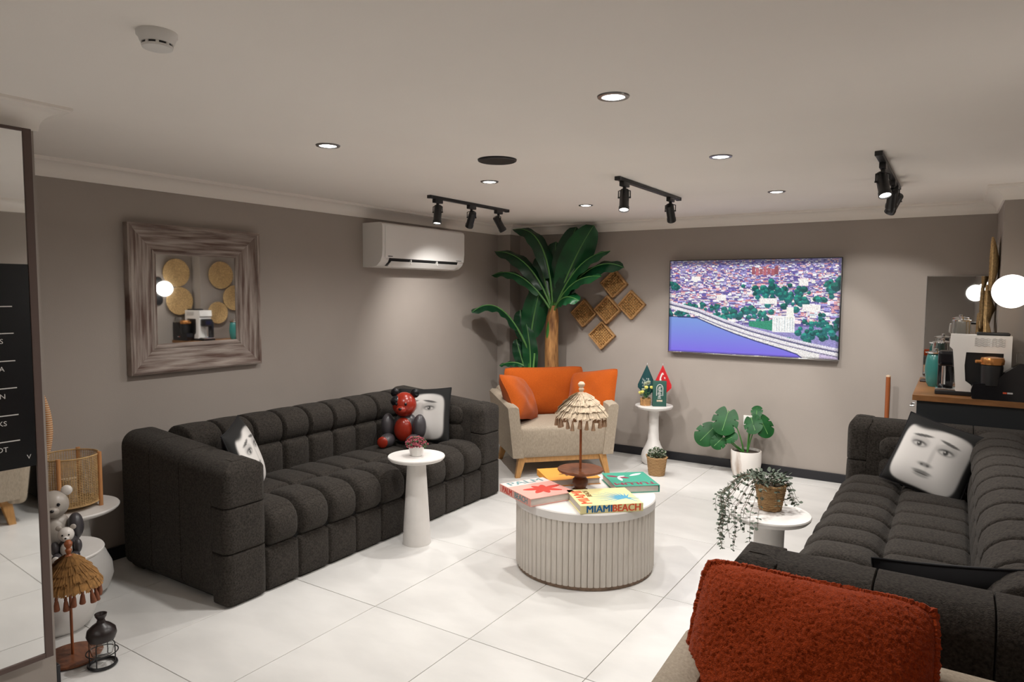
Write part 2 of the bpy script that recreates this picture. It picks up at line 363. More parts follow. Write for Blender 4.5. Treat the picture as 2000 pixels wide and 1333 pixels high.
B().lathe([(0.040, -0.036), (0.038, -0.042), (0.025, -0.046), (0.002, -0.047)], 36).build('cap', 'white', t)

def track(x, y0, y1, heads, label):
    t = thing('track_light', label, 'track light', (x, (y0 + y1) / 2, H), group='black ceiling track lights')
    L = (y1 - y0) / 2
    B().bbox(-0.017, 0.017, -L, L, -0.022, 0.0, 0.003).build('rail', 'black', t)
    for s in (-1, 1): B().bbox(-0.018, 0.018, s * L - 0.012, s * L + 0.012, -0.024, 0.0, 0.003).build('end_cap', 'black', t)
    for (yy, tgt, watt, size) in heads:
        c = Vector((0, yy - (y0 + y1) / 2, -0.022))
        ad = B().bbox(-0.016, 0.016, c.y - 0.045, c.y + 0.045, -0.05, -0.02, 0.004).cyl((0, c.y, -0.05), (0, c.y, -0.068), 0.011).build('spotlight', 'black', t)
        piv = Vector((0, c.y, -0.115)); d = (Vector(tgt) - (t.location + piv)).normalized()
        R = d.to_track_quat('-Z', 'Y').to_matrix().to_4x4(); T = Matrix.Translation(piv) @ R
        B().lathe([(0.012, 0.052), (0.026, 0.050), (0.029, 0.044), (0.029, -0.060), (0.032, -0.064), (0.032, -0.086), (0.028, -0.086), (0.027, -0.076)], 28, T, cap=False).lathe([(0.001, 0.0525), (0.012, 0.052)], 28, T, cap=False).build('barrel', 'black', ad)
        B().lathe([(0.0275, -0.079), (0.001, -0.080)], 28, T, cap=False).build('lens', 'lens_dim', ad)
        q = Matrix.Translation(piv) @ Matrix.Rotation(math.atan2(d.y, d.x) if abs(d.x) + abs(d.y) > 1e-3 else 0, 4, 'Z')
        b = B()
        for s in (-1, 1): b.tube([q @ Vector((0, s * 0.004, 0.050)), q @ Vector((0, s * 0.036, 0.040)), q @ Vector((0, s * 0.036, -0.004))], 0.0035, 6)
        b.cyl(q @ Vector((0, -0.040, 0)), q @ Vector((0, 0.040, 0)), 0.005); b.build('yoke', 'black', ad)
        spot('spot_beam', piv + d * 0.092, piv + d, watt, size, 0.35 if size < 80 else 0.95, 0.022, t)
track(-3.24, 3.91, 4.93, [(4.0, (-3.1, 3.6, 0.0), TRACK_W * 0.5, 75), (4.42, (XL + 0.1, 4.95, 1.05), TRACK_W * 1.35, 88), (4.80, (-2.8, 5.75, 0.6), TRACK_W * 1.2, 66)], 'three-headed black track light beside the air conditioner')
track(-1.745, 3.87, 4.95, [(3.97, (-1.45, 3.2, 0.0), TRACK_W * 0.6, 75), (4.78, (-2.0, YB, 0.5), TRACK_W * 1.1, 66)], 'two-headed black track light in the middle of the ceiling')
track(-0.35, 3.85, 5.15, [(4.1, (0.1, 3.3, 0.3), TRACK_W, 70), (4.75, (-0.6, YB, 0.9), TRACK_W * 0.9, 66), (5.0, (-1.3, YB, 0.5), TRACK_W * 0.9, 66)], 'three-headed black track light at the right, seen end on')

# ---------------------------------------------------------------- wall mirror in weathered frame
t = thing('wall_mirror', 'square mirror in a weathered reclaimed wood frame on the left wall', 'mirror', (XL, 2.635, 1.545))
hw, ih = 0.455, 0.275
def mitre(prof, horizontal, sgn):
    # profile: (offset from outer edge inwards, height from wall); side runs along the outer edge
    V = []; n = len(prof)
    for e in (-1, 1):
        for off, hgt in prof:
            a = e * (hw - off); c = sgn * (hw - off); V.append((hgt, a, c) if horizontal else (hgt, c, a))
    F = [(i, (i + 1) % n, n + (i + 1) % n, n + i) for i in range(n)] + [tuple(range(n)), tuple(range(n, 2 * n))]
    return B().add(V, F)
P1 = [(0, 0), (0, 0.048), (0.012, 0.055), (0.024, 0.055), (0.030, 0.046), (0.034, 0.046), (0.040, 0.040), (0.150, 0.030), (0.152, 0.034), (0.160, 0.036), (0.166, 0.030), (0.180, 0.022), (0.180, 0)]
for hz in (True, False):
    for s in (-1, 1):
        o = mitre(P1, hz, s).build('frame_board', 'weathered_h' if hz else 'weathered', t, False); o['label'] = 'weathered whitewashed frame board'
g = B().box(0.012, 0.018, -ih - 0.004, ih + 0.004, -ih - 0.004, ih + 0.004).build('mirror_glass', 'mirror', t, False)

# ---------------------------------------------------------------- air conditioner
t = thing('air_conditioner', 'white split air conditioner high on the left wall', 'air conditioner', (XL, 4.68, 1.80))
yl, yr = -0.55, 0.55
prof = [(0, 0.0), (0.10, 0.0), (0.155, 0.012), (0.195, 0.045), (0.215, 0.09), (0.222, 0.15), (0.222, 0.33), (0.212, 0.352), (0.185, 0.362), (0, 0.362)]
B().prism([(x, z) for x, z in prof], yl, yr, Matrix(((1, 0, 0, 0), (0, 0, 1, 0), (0, 1, 0, 0), (0, 0, 0, 1)))).build('body', 'white', t, angle=30)
B().prism([(0.222, 0.075), (0.2255, 0.12), (0.2255, 0.335), (0.222, 0.345)], yl + 0.03, yr - 0.012, Matrix(((1, 0, 0, 0), (0, 0, 1, 0), (0, 1, 0, 0), (0, 0, 0, 1)))).build('front_panel', 'white', t, angle=30)
AX = Matrix(((1, 0, 0, 0), (0, 0, 1, 0), (0, 1, 0, 0), (0, 0, 0, 1)))
B().prism([(0.158, 0.0125), (0.197, 0.044), (0.2175, 0.088), (0.2185, 0.088), (0.1985, 0.042), (0.160, 0.0105)], yl + 0.09, yr - 0.09, AX).build('outlet_slot', 'black', t, False)
B().prism([(0.176, 0.010), (0.222, 0.050), (0.226, 0.048), (0.180, 0.006)], yl + 0.10, yr - 0.10, AX).build('louvre_flap', 'white', t, False)
for yy in (-0.2, 0.15): B().box(0.20, 0.222, yy - 0.004, yy + 0.004, 0.035, 0.07).build('flap_clip', 'white', t, False)
B().box(0.2255, 0.2262, yl + 0.06, yl + 0.115, 0.086, 0.092).build('maker_mark', 'black', t, False)
B().box(0.2255, 0.2262, yr - 0.13, yr - 0.05, 0.084, 0.088).build('display_mark', 'black', t, False)

# ---------------------------------------------------------------- television
def tv_picture(nx, ny):
    u, v = np.meshgrid(np.linspace(0, 1, nx + 1), np.linspace(0, 1, ny + 1)); img = np.zeros((ny + 1, nx + 1, 3))
    r = np.random.default_rng(3)
    img[:] = (0.30, 0.27, 0.55)
    pal = np.array([(235, 225, 255), (255, 245, 250), (220, 200, 240), (250, 205, 210), (190, 180, 235), (245, 240, 225), (225, 150, 160), (150, 140, 215), (75, 65, 150), (255, 250, 240), (215, 235, 250), (250, 235, 245)]) / 255.0
    for k in range(3600):
        cy = r.random() ** 0.9 * 0.66; cx = r.random(); sc = 0.35 + 0.9 * cy
        w, h = r.uniform(0.008, 0.026) * sc, r.uniform(0.012, 0.045) * sc
        c = pal[r.integers(len(pal))] ** 1.7 * r.uniform(0.7, 1.15)
        m = (abs(u - cx) < w) & (abs(v - cy) < h / 2); img[m] = c
        m2 = (abs(u - cx) < w) & (v > cy + h / 2) & (v < cy + h / 2 + 0.012); img[m2] = (0.14, 0.11, 0.32)
        m3 = (abs(u - cx) < w) & (v < cy - h / 2) & (v > cy - h / 2 - 0.008)
        if r.random() < 0.35: img[m3] = (0.62, 0.22, 0.24)
    for k in range(7):
        cx = 0.52 + 0.022 * k; m = (abs(u - cx) < 0.0105) & (v > 0.075 + 0.012 * (k % 3)) & (v < 0.155 + 0.01 * (k % 2)); img[m] = np.array((0.42, 0.13, 0.16)) * r.uniform(0.5, 1.2)
    def trees(n, cu, cv, su, sv, sz):
        for k in range(n):
            cx, cy = cu + r.normal() * su, cv + r.normal() * sv; s = sz * r.uniform(0.6, 1.3)
            d = ((u - cx) / s) ** 2 + ((v - cy) / (s * 1.6)) ** 2; g = r.uniform(0.5, 1.4)
            img[d < 1] = np.array((0.012, 0.12, 0.13)) * g; img[(d < 1) & (v < cy - 0.2 * s) & (u < cx + 0.3 * s)] = np.array((0.02, 0.26, 0.20)) * g
    trees(60, 0.45, 0.56, 0.11, 0.035, 0.016); trees(60, 0.76, 0.40, 0.10, 0.05, 0.017); trees(40, 0.62, 0.31, 0.05, 0.04, 0.016)
    trees(26, 0.20, 0.49, 0.07, 0.02, 0.012); trees(70, 0.90, 0.72, 0.07, 0.07, 0.016); trees(14, 0.97, 0.27, 0.02, 0.06, 0.022); trees(30, 0.06, 0.58, 0.05, 0.02, 0.012); trees(10, 0.03, 0.28, 0.02, 0.02, 0.014)
    img[(u > 0.50) & (u < 0.64) & (v > 0.63 + 0.1 * (0.64 - u)) & (v < 0.73 - 0.3 * (0.62 - u))] = (0.03, 0.28, 0.17)
    img[(abs(u - 0.70) < 0.062) & (v > 0.58) & (v < 0.75)] = (0.95, 0.95, 0.92); img[(abs(u - 0.735) < 0.022 - 0.02 * (0.62 - v)) & (v > 0.49) & (v < 0.62)] = (0.98, 0.96, 0.85)
    img[(abs(u - 0.70) < 0.06) & (np.sin(u * 420) > 0.55) & (v > 0.6) & (v < 0.74)] = (0.62, 0.68, 0.70)
    for (a, b_, c_, d_) in ((0.80, 0.90, 0.46, 0.53), (0.56, 0.66, 0.40, 0.46), (0.30, 0.36, 0.37, 0.43), (0.78, 0.83, 0.20, 0.27), (0.14, 0.20, 0.17, 0.22)): img[(u > a) & (u < b_) & (v > c_) & (v < d_)] = (0.95, 0.88, 0.84)
    shore = np.interp(u, [0, 0.18, 0.30, 0.42, 0.55, 0.70, 0.78, 0.82, 1.0], [0.605, 0.615, 0.70, 0.775, 0.845, 0.915, 0.96, 1.01, 1.2])
    top = np.interp(u, [0, 0.18, 0.35, 0.5, 0.7, 0.85, 1.0], [0.45, 0.525, 0.635, 0.715, 0.80, 0.855, 0.90]) - 0.01
    road = (v > top) & (v < shore + 0.012); s = (v - top) / np.maximum(shore - top, 0.02); ry = v - top
    far = (u < 0.2) & (v > 0.52 + 0.4 * u) & (v < shore)
    rc = np.where((ry < 0.02)[..., None], (0.75, 0.72, 0.82), (0.55, 0.50, 0.60)); rc = np.where(((ry > 0.03) & (ry < 0.045))[..., None], (0.10, 0.10, 0.20), rc)
    rc = np.where(((ry > 0.045) & (ry < 0.075))[..., None], (0.86, 0.82, 0.84), rc); rc = np.where(((ry > 0.082) & (ry < 0.09))[..., None], (0.14, 0.14, 0.24), rc); rc = np.where((ry > 0.09)[..., None], (0.84, 0.80, 0.78), rc)
    rc = np.where(((u > 0.9))[..., None] & (ry > 0.09)[..., None], (0.60, 0.50, 0.70), rc)
    rd = road & ~far; img[rd] = rc[rd]
    img[(abs(v - shore - 0.006) < 0.006)] = (0.03, 0.04, 0.16)
    img *= np.clip(1 + 0.22 * r.normal(size=u.shape), 0.5, 1.5)[..., None]; img[(v < 0.05)] *= 0.6
    wtr = v > shore + 0.012; wv = np.clip((v - 0.62) / 0.38, 0, 1)[..., None]
    wc = (1 - wv) * np.array((0.20, 0.33, 0.72)) + wv * np.array((0.21, 0.15, 0.76)); img[wtr] = wc[wtr]
    e = np.minimum.reduce([u / 0.02, (1 - u) / 0.02, v / 0.08, (1 - v) / 0.02]); img *= np.clip(0.35 + 0.65 * e, 0, 1)[..., None]
    return np.clip(img, 0, 1)
t = thing('television', 'large flat television on the back wall showing an aerial city shoreline', 'television', (-1.54, YB, 1.475), rz=0)
B().bbox(-0.74, 0.74, -0.062, -0.030, -0.430, 0.430, 0.006).build('casing', 'black', t)
B().box(-0.35, 0.35, -0.032, -0.001, -0.25, 0.2).build('wall_bracket', 'black', t, False)
B().bbox(-0.74, 0.74, -0.0665, -0.061, -0.434, -0.424, 0.002).build('bottom_bezel', 'chrome', t)
color_grid('screen', 360, 208, lambda a, b: (-0.732 + 1.464 * a, -0.0630, 0.423 - 0.846 * b), tv_picture(360, 208), 'screen', t)

# ---------------------------------------------------------------- five woven square trays on the back wall
def tray(x, z, rot, depth, label):
    t = thing('wicker_tray', label, 'wicker tray', (x, YB, z), group='square woven trays on the back wall'); t.rotation_euler = (0, rot, 0)
    h = 0.105
    for k in range(4):
        Mx = Matrix.Rotation(k * PI / 2, 4, 'Y')
        B().bbox(-h, h, -depth, 0, h - 0.016, h, 0.006, Mx).build('rim_side', 'wicker_dark', t)
    n = 9; b = B(); b2 = B()
    for i in range(n):
        c = -h + 0.02 + (2 * h - 0.04) * i / (n - 1)
        b.tube([(-h + 0.015 + (2 * h - 0.03) * j / 24, -0.014 + 0.007 * math.sin(j / 24 * PI * n + i * PI), c) for j in range(25)], 0.0085, 5)
        b2.tube([(c, -0.014 - 0.007 * math.sin(j / 24 * PI * n + i * PI), -h + 0.015 + (2 * h - 0.03) * j / 24) for j in range(25)], 0.0085, 5)
    b.build('weft_weave', 'wicker_mid', t); b2.build('warp_weave', 'wicker_mid', t)
for x, z, a, d, l in ((-2.862, 1.690, 48, 0.05, 'uppermost woven square tray of the cluster on the back wall'), (-2.672, 1.480, 43, 0.05, 'rightmost woven square tray of the cluster beside the television'),
                      (-2.925, 1.430, 46, 0.062, 'central woven square tray touching the other four'), (-3.192, 1.390, 47, 0.05, 'leftmost woven square tray, partly behind the banana leaves'),
                      (-2.985, 1.170, 46, 0.05, 'lowest woven square tray of the cluster above the orange armchair')):
    tray(x, z, rad(a), d, l)
t = thing('wall_socket', 'white wall socket plate behind the monstera', 'wall socket', (-1.53, YB, 0.455))
B().bbox(-0.045, 0.045, -0.010, 0, -0.045, 0.045, 0.004).build('plate', 'white', t); B().lathe([(0.024, 0), (0.022, 0.006)], 20, Matrix.Translation((0, -0.010, 0)) @ Matrix.Rotation(PI / 2, 4, 'X')).build('outlet', 'white', t)

# ================================================================== SEATING
def sofa(name, label, loc, rz, Ly, ncol, drop, group='charcoal tufted sofas'):
    t = thing(name, label, 'sofa', loc, rz, group); D = 0.95; AT = 0.245; Hh = 0.80; xb, xf = -D / 2, D / 2
    L2 = Ly / 2; yi = L2 - AT; cw = 2 * yi / ncol; fab = 'sofa'
    B().box(xb + 0.05, xf - 0.04, -L2 + 0.05, L2 - 0.05, 0.012, 0.36).build('frame', 'seam', t, False)
    B().pad((xb + 0.09, 0, 0.36), (0.17, Ly - 0.02, 0.70), (0.05, 0.05, 0.05), 0, 3, 4).build('back_shell', fab, t)
    proto = {}
    def col_part(nm, c, size, r, bulge):
        key = nm
        if key not in proto:
            proto[key] = B().pad((0, 0, 0), size, r, bulge, 4, 8).build(nm, fab, t); o = proto[key]
        else: o = bpy.data.objects.new(nm, proto[key].data); COL.objects.link(o); o.parent = t
        o.location = c; return o
    for k in range(ncol):
        y = -yi + cw * (k + 0.5)
        col_part('base_panel', (xf - 0.055, y, 0.122), (0.10, cw - 0.001, 0.225), (0.03, 0.016, 0.014), 0.010)
        col_part('seat_front_pad', (xf - 0.165, y, 0.335), (0.345, cw + 0.002, 0.225), (0.10, 0.040, 0.085), 0.020)
        col_part('seat_rear_pad', (xf - 0.49, y, 0.345), (0.335, cw + 0.002, 0.195), (0.04, 0.030, 0.04), 0.016)
        col_part('back_lower_pad', (xb + 0.205, y, 0.50), (0.16, cw + 0.002, 0.235), (0.05, 0.032, 0.032), 0.018)
        col_part('back_upper_pad', (xb + 0.150, y, 0.695), (0.285, cw + 0.002, 0.215), (0.12, 0.020, 0.10), 0.006)
    nseg = 3; aw = (D - 0.11) / nseg
    def slope(b): b.v = [(x, y, z - (drop * (x - xb) / D * (z - 0.4) / 0.4 if z > 0.4 else 0)) for x, y, z in b.v]; return b
    for s in (-1, 1):
        yc = s * (L2 - AT / 2)
        for k in range(nseg):
            x = xb + aw * (k + 0.5)
            slope(B().pad((x, yc, 0.405), (aw + 0.004, AT, 0.79), (0.006, 0.085, 0.085), 0.0, 6, 4)).build('arm_segment', fab, t)
        for z0, z1, rz_ in ((0.01, 0.275, 0.010), (0.275, 0.535, 0.010), (0.535, Hh, 0.075)):
            bb = B().pad((xf - 0.065, yc, (z0 + z1) / 2), (0.14, AT, z1 - z0 + 0.002), (0.035, 0.045, 0.009), 0.006, 5, 12)
            if z1 == Hh:
                def rnd(x, y, z):
                    q = max(0.0, min(0.999, (z - (Hh - 0.085)) / 0.088)); lim = AT / 2 - 0.085 + 0.088 * math.sqrt(1 - q * q); lx = xf - 0.05 + 0.055 * math.sqrt(1 - q * q)
                    return (min(x, lx), yc + max(-lim, min(lim, y - yc)), z)
                bb.v = [(lambda q: (q[0], q[1], q[2] + 0.003 * (q[2] > 0.7)))(rnd(*p)) for p in bb.v]
            slope(bb).build('arm_front_pad', fab, t)
        for k in range(2):
            for z0, z1 in ((0.42, 0.57), (0.57, 0.70)):
                B().pad((xb + 0.28 + 0.24 * (k + 0.5), s * (yi - 0.002), (z0 + z1) / 2), (0.245, 0.06, z1 - z0 + 0.01), (0.06, 0.028, 0.05), 0.006, 4, 4).build('arm_inner_pad', fab, t)
    for sx in (-0.38, 0.36):
        for sy in (-1, 1): B().cyl((sx, sy * (L2 - 0.12), 0.0), (sx, sy * (L2 - 0.12), 0.03), 0.02).build('foot', 'black', t)
    return t
sofa('tufted_sofa', 'charcoal tufted sofa along the left wall under the mirror', (-3.475, 3.255, 0), 0, 2.45, 9, 0.075)
sofa('tufted_sofa', 'charcoal tufted sofa on the right, in front of the coffee counter', (-0.075, 3.575, 0), PI, 3.05, 11, 0.0)

def armchair(label, loc, rz, group='beige armchairs on oak legs'):
    t = thing('armchair', label, 'armchair', loc, rz, group)        # faces local -y
    W2, D2 = 0.37, 0.37
    B().pad((0, -0.02, 0.305), (0.80, 0.74, 0.27), (0.03, 0.03, 0.035), 0.010, 3, 4).build('seat', 'linen', t)
    def slanted(x_in0, x_in1, th, y0, y1, z0, z1, drop):
        b = B(); n = 8
        V = []; F = []
        for (y, zt) in ((y0, z1 - drop), (y0 + 0.02, z1 - drop + 0.012), (y1 - 0.02, z1), (y1, z1 - 0.01)):
            for (u, w) in ((0, z0), (0, zt - 0.02), (0.25, zt - 0.003), (0.75, zt), (1, zt - 0.02), (1, z0)):
                f = (w - z0) / (z1 - z0); xi = x_in0 + (x_in1 - x_in0) * f
                V.append((xi + math.copysign(th * u, xi), y, w))
        m = 6
        for k in range(3):
            for j in range(m): j2 = (j + 1) % m; F.append((k * m + j, k * m + j2, (k + 1) * m + j2, (k + 1) * m + j))
        F.append(tuple(range(m))); F.append(tuple(3 * m + j for j in reversed(range(m))))
        return b.add(V, F)
    for s in (-1, 1): slanted(s * 0.36, s * 0.415, 0.095, -0.40, 0.39, 0.175, 0.68, 0.06).build('arm', 'linen', t, angle=50)
    V = []; bk = B(); bk.pad((0, 0.30, 0.455), (0.86, 0.12, 0.57), (0.03, 0.04, 0.045), 0.006, 3, 4, Matrix.Translation((0, 0.05, 0)) @ Matrix.Rotation(rad(-7), 4, 'X')); bk.build('backrest', 'linen', t)
    B().bbox(-0.36, 0.36, -0.36, -0.31, 0.125, 0.178, 0.004).build('front_rail', 'oak', t); B().bbox(-0.36, 0.36, 0.28, 0.33, 0.125, 0.178, 0.004).build('rear_rail', 'oak', t)
    for s in (-1, 1): B().bbox(s * 0.36 - 0.025, s * 0.36 + 0.025, -0.36, 0.33, 0.125, 0.178, 0.004).build('side_rail', 'oak', t)
    for sx in (-1, 1):
        for sy in (-0.34, 0.31):
            b = B(); V = []
            for z, w, o in ((0.178, 0.033, 0.0), (0.0, 0.020, 0.045)):
                cx, cy = sx * (0.365 + o), sy + math.copysign(o * 0.6, sy)
                V += [(cx + a * w, cy + c * w, z) for a, c in ((-1, -1), (1, -1), (1, 1), (-1, 1))]
            b.add(V, [(0, 1, 2, 3), (7, 6, 5, 4), (0, 4, 5, 1), (1, 5, 6, 2), (2, 6, 7, 3), (3, 7, 4, 0)]); b.build('leg', 'oak', t, False)
    return t
A1 = Vector((-3.10, 5.48, 0)); AR1 = math.atan2(0.66, 0.75)          # front edge direction
armchair('beige armchair with oak legs in the far corner under the banana plant', A1, rad(46))
A2 = Vector((-0.085, 1.45, 0))
armchair('beige armchair at the bottom right, mostly hidden by a big orange cushion', A2, 0.0)

def pillow(name, w, h, th, m, loc, normal, up_roll=0.0, sag=0.0, label=None, cat='cushion', group=None, n=28, img=None, back='black_fabric', pinch=0.05, wob=0.0, seed=0, fuzz=0.0, rc=0.0):
    """soft cushion; local x across, local z up, local -y = front"""
    rr = np.random.default_rng(seed); ph = rr.uniform(0, 6.28, 6)
    def f(a, b, s):
        u, v = 2 * a - 1, 1 - 2 * b
        e = max(0.0, (1 - abs(u) ** 2.6)) ** 0.55 * max(0.0, (1 - abs(v) ** 2.6)) ** 0.55
        x = u * w / 2 * (1 - pinch * (1 - v * v) - rc * v ** 6); z = v * h / 2 * (1 - pinch * (1 - u * u) - rc * u ** 6) - sag * (1 - u * u) * (v + 1) / 2
        y = s * th / 2 * e + wob * (math.sin(3.1 * u + ph[0]) * math.sin(2.3 * v + ph[1]) + 0.5 * math.sin(7 * u + ph[2]) * math.sin(6 * v + ph[3])) * (0.3 + e)
        if fuzz: x += rr.normal() * fuzz * 0.5; y += rr.normal() * fuzz; z += rr.normal() * fuzz * 0.5
        return (x, y, z)
    t = thing(name, label, cat, loc, 0, group)
    nrm = Vector(normal).normalized(); R = nrm.to_track_quat('-Y', 'Z').to_matrix().to_4x4() @ Matrix.Rotation(up_roll, 4, 'Y'); t.rotation_euler = R.to_euler()
    for nm, s in (('front_panel', -1), ('back_panel', 1)):
        if img is not None and s < 0: color_grid(nm, n, n, lambda a, b: f(a, b, -1), img(n), 'vc', t)
        else:
            V = [f(i / n, j / n, s) for j in range(n + 1) for i in range(n + 1)]
            F = [(j * (n + 1) + i, (j + 1) * (n + 1) + i, (j + 1) * (n + 1) + i + 1, j * (n + 1) + i + 1)[::(1 if s < 0 else -1)] for j in range(n) for i in range(n)]
            B().add(V, F).build(nm, m if img is None else back, t, angle=180)
    edge = [f(i / n, 0, 1) for i in range(n)] + [f(1, j / n, 1) for j in range(n)] + [f(1 - i / n, 1, 1) for i in range(n)] + [f(0, 1 - j / n, 1) for j in range(n)]
    B().tube(edge, 0.004 if not fuzz else [0.010 + 0.0012 * rr.normal() for i in range(len(edge))], 6, closed=True).build('piping', m if img is None else back, t)
    return t
R1 = Matrix.Rotation(rad(46), 3, 'Z')
def a1(p): return A1 + R1 @ Vector(p)
def d1(p): return R1 @ Vector(p)
pillow('cushion', 0.80, 0.46, 0.17, 'orange', a1((0, 0.225, 0.665)), d1((0, -1, 0.22)), 0, label='wide orange back cushion of the corner armchair', group='orange cushions', n=34, wob=0.006, seed=1, rc=0.06)
pillow('cushion', 0.52, 0.44, 0.20, 'orange', a1((-0.325, -0.06, 0.65)), d1((0.74, -0.42, 0.46)), rad(12), label='slouching orange cushion on the left arm of the corner armchair', group='orange cushions', wob=0.012, seed=2, rc=0.06)
pillow('cushion', 0.52, 0.46, 0.18, 'orange', a1((0.375, -0.05, 0.665)), d1((-0.74, -0.5, 0.40)), rad(-10), label='orange cushion on the right arm of the corner armchair, behind the parasol ornament', group='orange cushions', wob=0.012, seed=3, rc=0.06)
pillow('cushion', 0.56, 0.60, 0.20, 'orange_teddy', (-0.28, 1.70, 0.620), (0.0, -1, 0.75), rad(0), label='big fluffy orange cushion in the right foreground', group='orange cushions', n=150, wob=0.008, seed=4, pinch=0.02, fuzz=0.0016, rc=0.05)
pillow('cushion', 0.46, 0.44, 0.16, 'orange_teddy', (0.26, 1.46, 0.64), (-0.85, -0.35, 0.30), rad(-6), label='orange cushion cut off by the bottom right corner', group='orange cushions', n=100, wob=0.008, seed=5, fuzz=0.0016, rc=0.05)

def face_print(variant):
    """soft grey print of a plain, made-up face on black"""
    def g(n):
        u, v = np.meshgrid(np.linspace(-1, 1, n + 1), np.linspace(1, -1, n + 1)); k = np.zeros((n + 1, n + 1))
        sm = lambda x, a: 1 / (1 + np.exp(-x / a))                   # soft step
        face = sm(1 - (abs(u / 0.86) ** 4.5 + abs((v + 0.06) / 0.86) ** 5.0), 0.05) * sm(0.74 + 0.07 * np.sin(4.2 * u + 0.6) - v, 0.02)
        k = 0.72 * face - 0.22 * face * sm(u - 0.45 + 0.25 * v, 0.12) - 0.10 * face * sm(-v - 0.55, 0.12)
        def dab(c, r, amt, p=2.0, soft=0.18, tilt=0.0):
            nonlocal k
            x, y = u - c[0], v - c[1]; y = y - tilt * x; d = abs(x / r[0]) ** p + abs(y / r[1]) ** p; k = k * (1 - amt * face * sm(1 - d, soft))
        for sx in (-0.37, 0.33):
            dab((sx, 0.30), (0.25, 0.17), 0.28); dab((sx, 0.245), (0.19, 0.085), 0.88, soft=0.22); k = k + 0.52 * face * sm(1 - (((u - sx) / 0.15) ** 2 + ((v - 0.225) / 0.05) ** 2), 0.25)
            dab((sx, 0.235), (0.065, 0.068), 0.93); k = k + 0.5 * sm(1 - (((u - sx + 0.025) / 0.02) ** 2 + ((v - 0.255) / 0.02) ** 2), 0.3); dab((sx + 0.01, 0.49), (0.25, 0.040), 0.86, tilt=-0.18 * (1 if sx > 0 else -1))
        dab((0.06, -0.02), (0.05, 0.34), 0.22, soft=0.5); dab((-0.01, -0.27), (0.17, 0.055), 0.72, soft=0.4); dab((-0.09, -0.285), (0.04, 0.028), 0.6); dab((0.07, -0.285), (0.04, 0.028), 0.6)
        dab((-0.01, -0.49), (0.24, 0.050), 0.72, soft=0.25); dab((-0.01, -0.575), (0.19, 0.050), 0.5, soft=0.3); dab((-0.01, -0.525), (0.25, 0.012), 0.85)
        if variant == 1: k = k * (1 - sm(-0.62 - u, 0.03) * sm(v - 0.25, 0.03))
        k = np.clip(k, 0, 0.8) + 0.006
        return np.stack([k, k * 0.965, k * 0.93], -1)
    return g
pillow('face_cushion', 0.44, 0.44, 0.15, None, (-0.075, 4.685, 0.635), (-0.28, -1, 0.42), rad(14), label='black cushion with a pale face print on the right sofa', group='black and white printed cushions', n=90, img=face_print(0))
pillow('face_cushion', 0.44, 0.43, 0.14, None, (-3.455, 4.085, 0.635), (0.30, -1, 0.34), rad(-4), label='black cushion with a pale face print behind the red toy bear', group='black and white printed cushions', n=90, img=face_print(1))
pillow('face_cushion', 0.42, 0.42, 0.14, None, (-3.39, 2.43, 0.640), (0.72, 0.62, 0.34), rad(-6), label='printed black cushion seen edge on behind the near arm of the left sofa', group='black and white printed cushions', n=70, img=face_print(0))
pillow('cushion', 0.42, 0.40, 0.14, 'black_fabric', (0.02, 2.47, 0.605), (-0.2, 1, 0.36), rad(4), label='plain black cushion behind the near arm of the right sofa', group='black and white printed cushions', n=24)

# ================================================================== TABLES AND WHAT STANDS ON THEM
def pedestal(label, x, y, top_z, r, prof, th=0.028, group='white pedestal side tables', m='white_matte'):
    t = thing('side_table', label, 'side table', (x, y, 0), 0, group)
    B().lathe(prof, 40).build('pedestal', m, t, angle=30)
    B().lathe([(r * 0.62, top_z - th - 0.010), (r * 0.93, top_z - th * 0.85), (r * 0.99, top_z - th * 0.45), (r, top_z - th * 0.2), (r * 0.985, top_z), (r * 0.96, top_z)], 56).build('table_top', m, t, angle=30)
    return t
P1 = (-2.83, 3.275)
pedestal('slim white pedestal table in front of the left sofa', P1[0], P1[1], 0.565, 0.18, [(0.090, 0.0), (0.090, 0.006), (0.060, 0.50), (0.060, 0.535)])
P2 = (-2.33, 6.06)
pedestal('white pedestal table with bulbous foot beneath the two small flags', P2[0], P2[1], 0.555, 0.175, [(0.085, 0.0), (0.105, 0.03), (0.112, 0.07), (0.100, 0.12), (0.070, 0.18), (0.052, 0.23), (0.047, 0.32), (0.046, 0.45), (0.055, 0.525)], th=0.032)
P3 = (-0.775, 3.70)
pedestal('white pedestal table carrying the trailing plant by the right sofa', P3[0], P3[1], 0.455, 0.205, [(0.085, 0.0), (0.078, 0.02), (0.074, 0.2), (0.076, 0.36), (0.085, 0.42)], th=0.035)
BULB = lambda s: [(0.13 * s, 0.0), (0.165 * s, 0.03), (0.185 * s, 0.09), (0.180 * s, 0.15), (0.150 * s, 0.22), (0.105 * s, 0.27), (0.085 * s, 0.30)]
PA = (-3.83, 1.70); PB = (-3.52, 1.485)
pedestal('taller white mushroom table holding the rattan lantern', PA[0], PA[1], 0.47, 0.225, BULB(1.0) + [(0.085, 0.42)])
pedestal('low white mushroom table holding the grey toy figures', PB[0], PB[1], 0.37, 0.205, BULB(0.9)[:-1] + [(0.08, 0.29), (0.08, 0.33)])

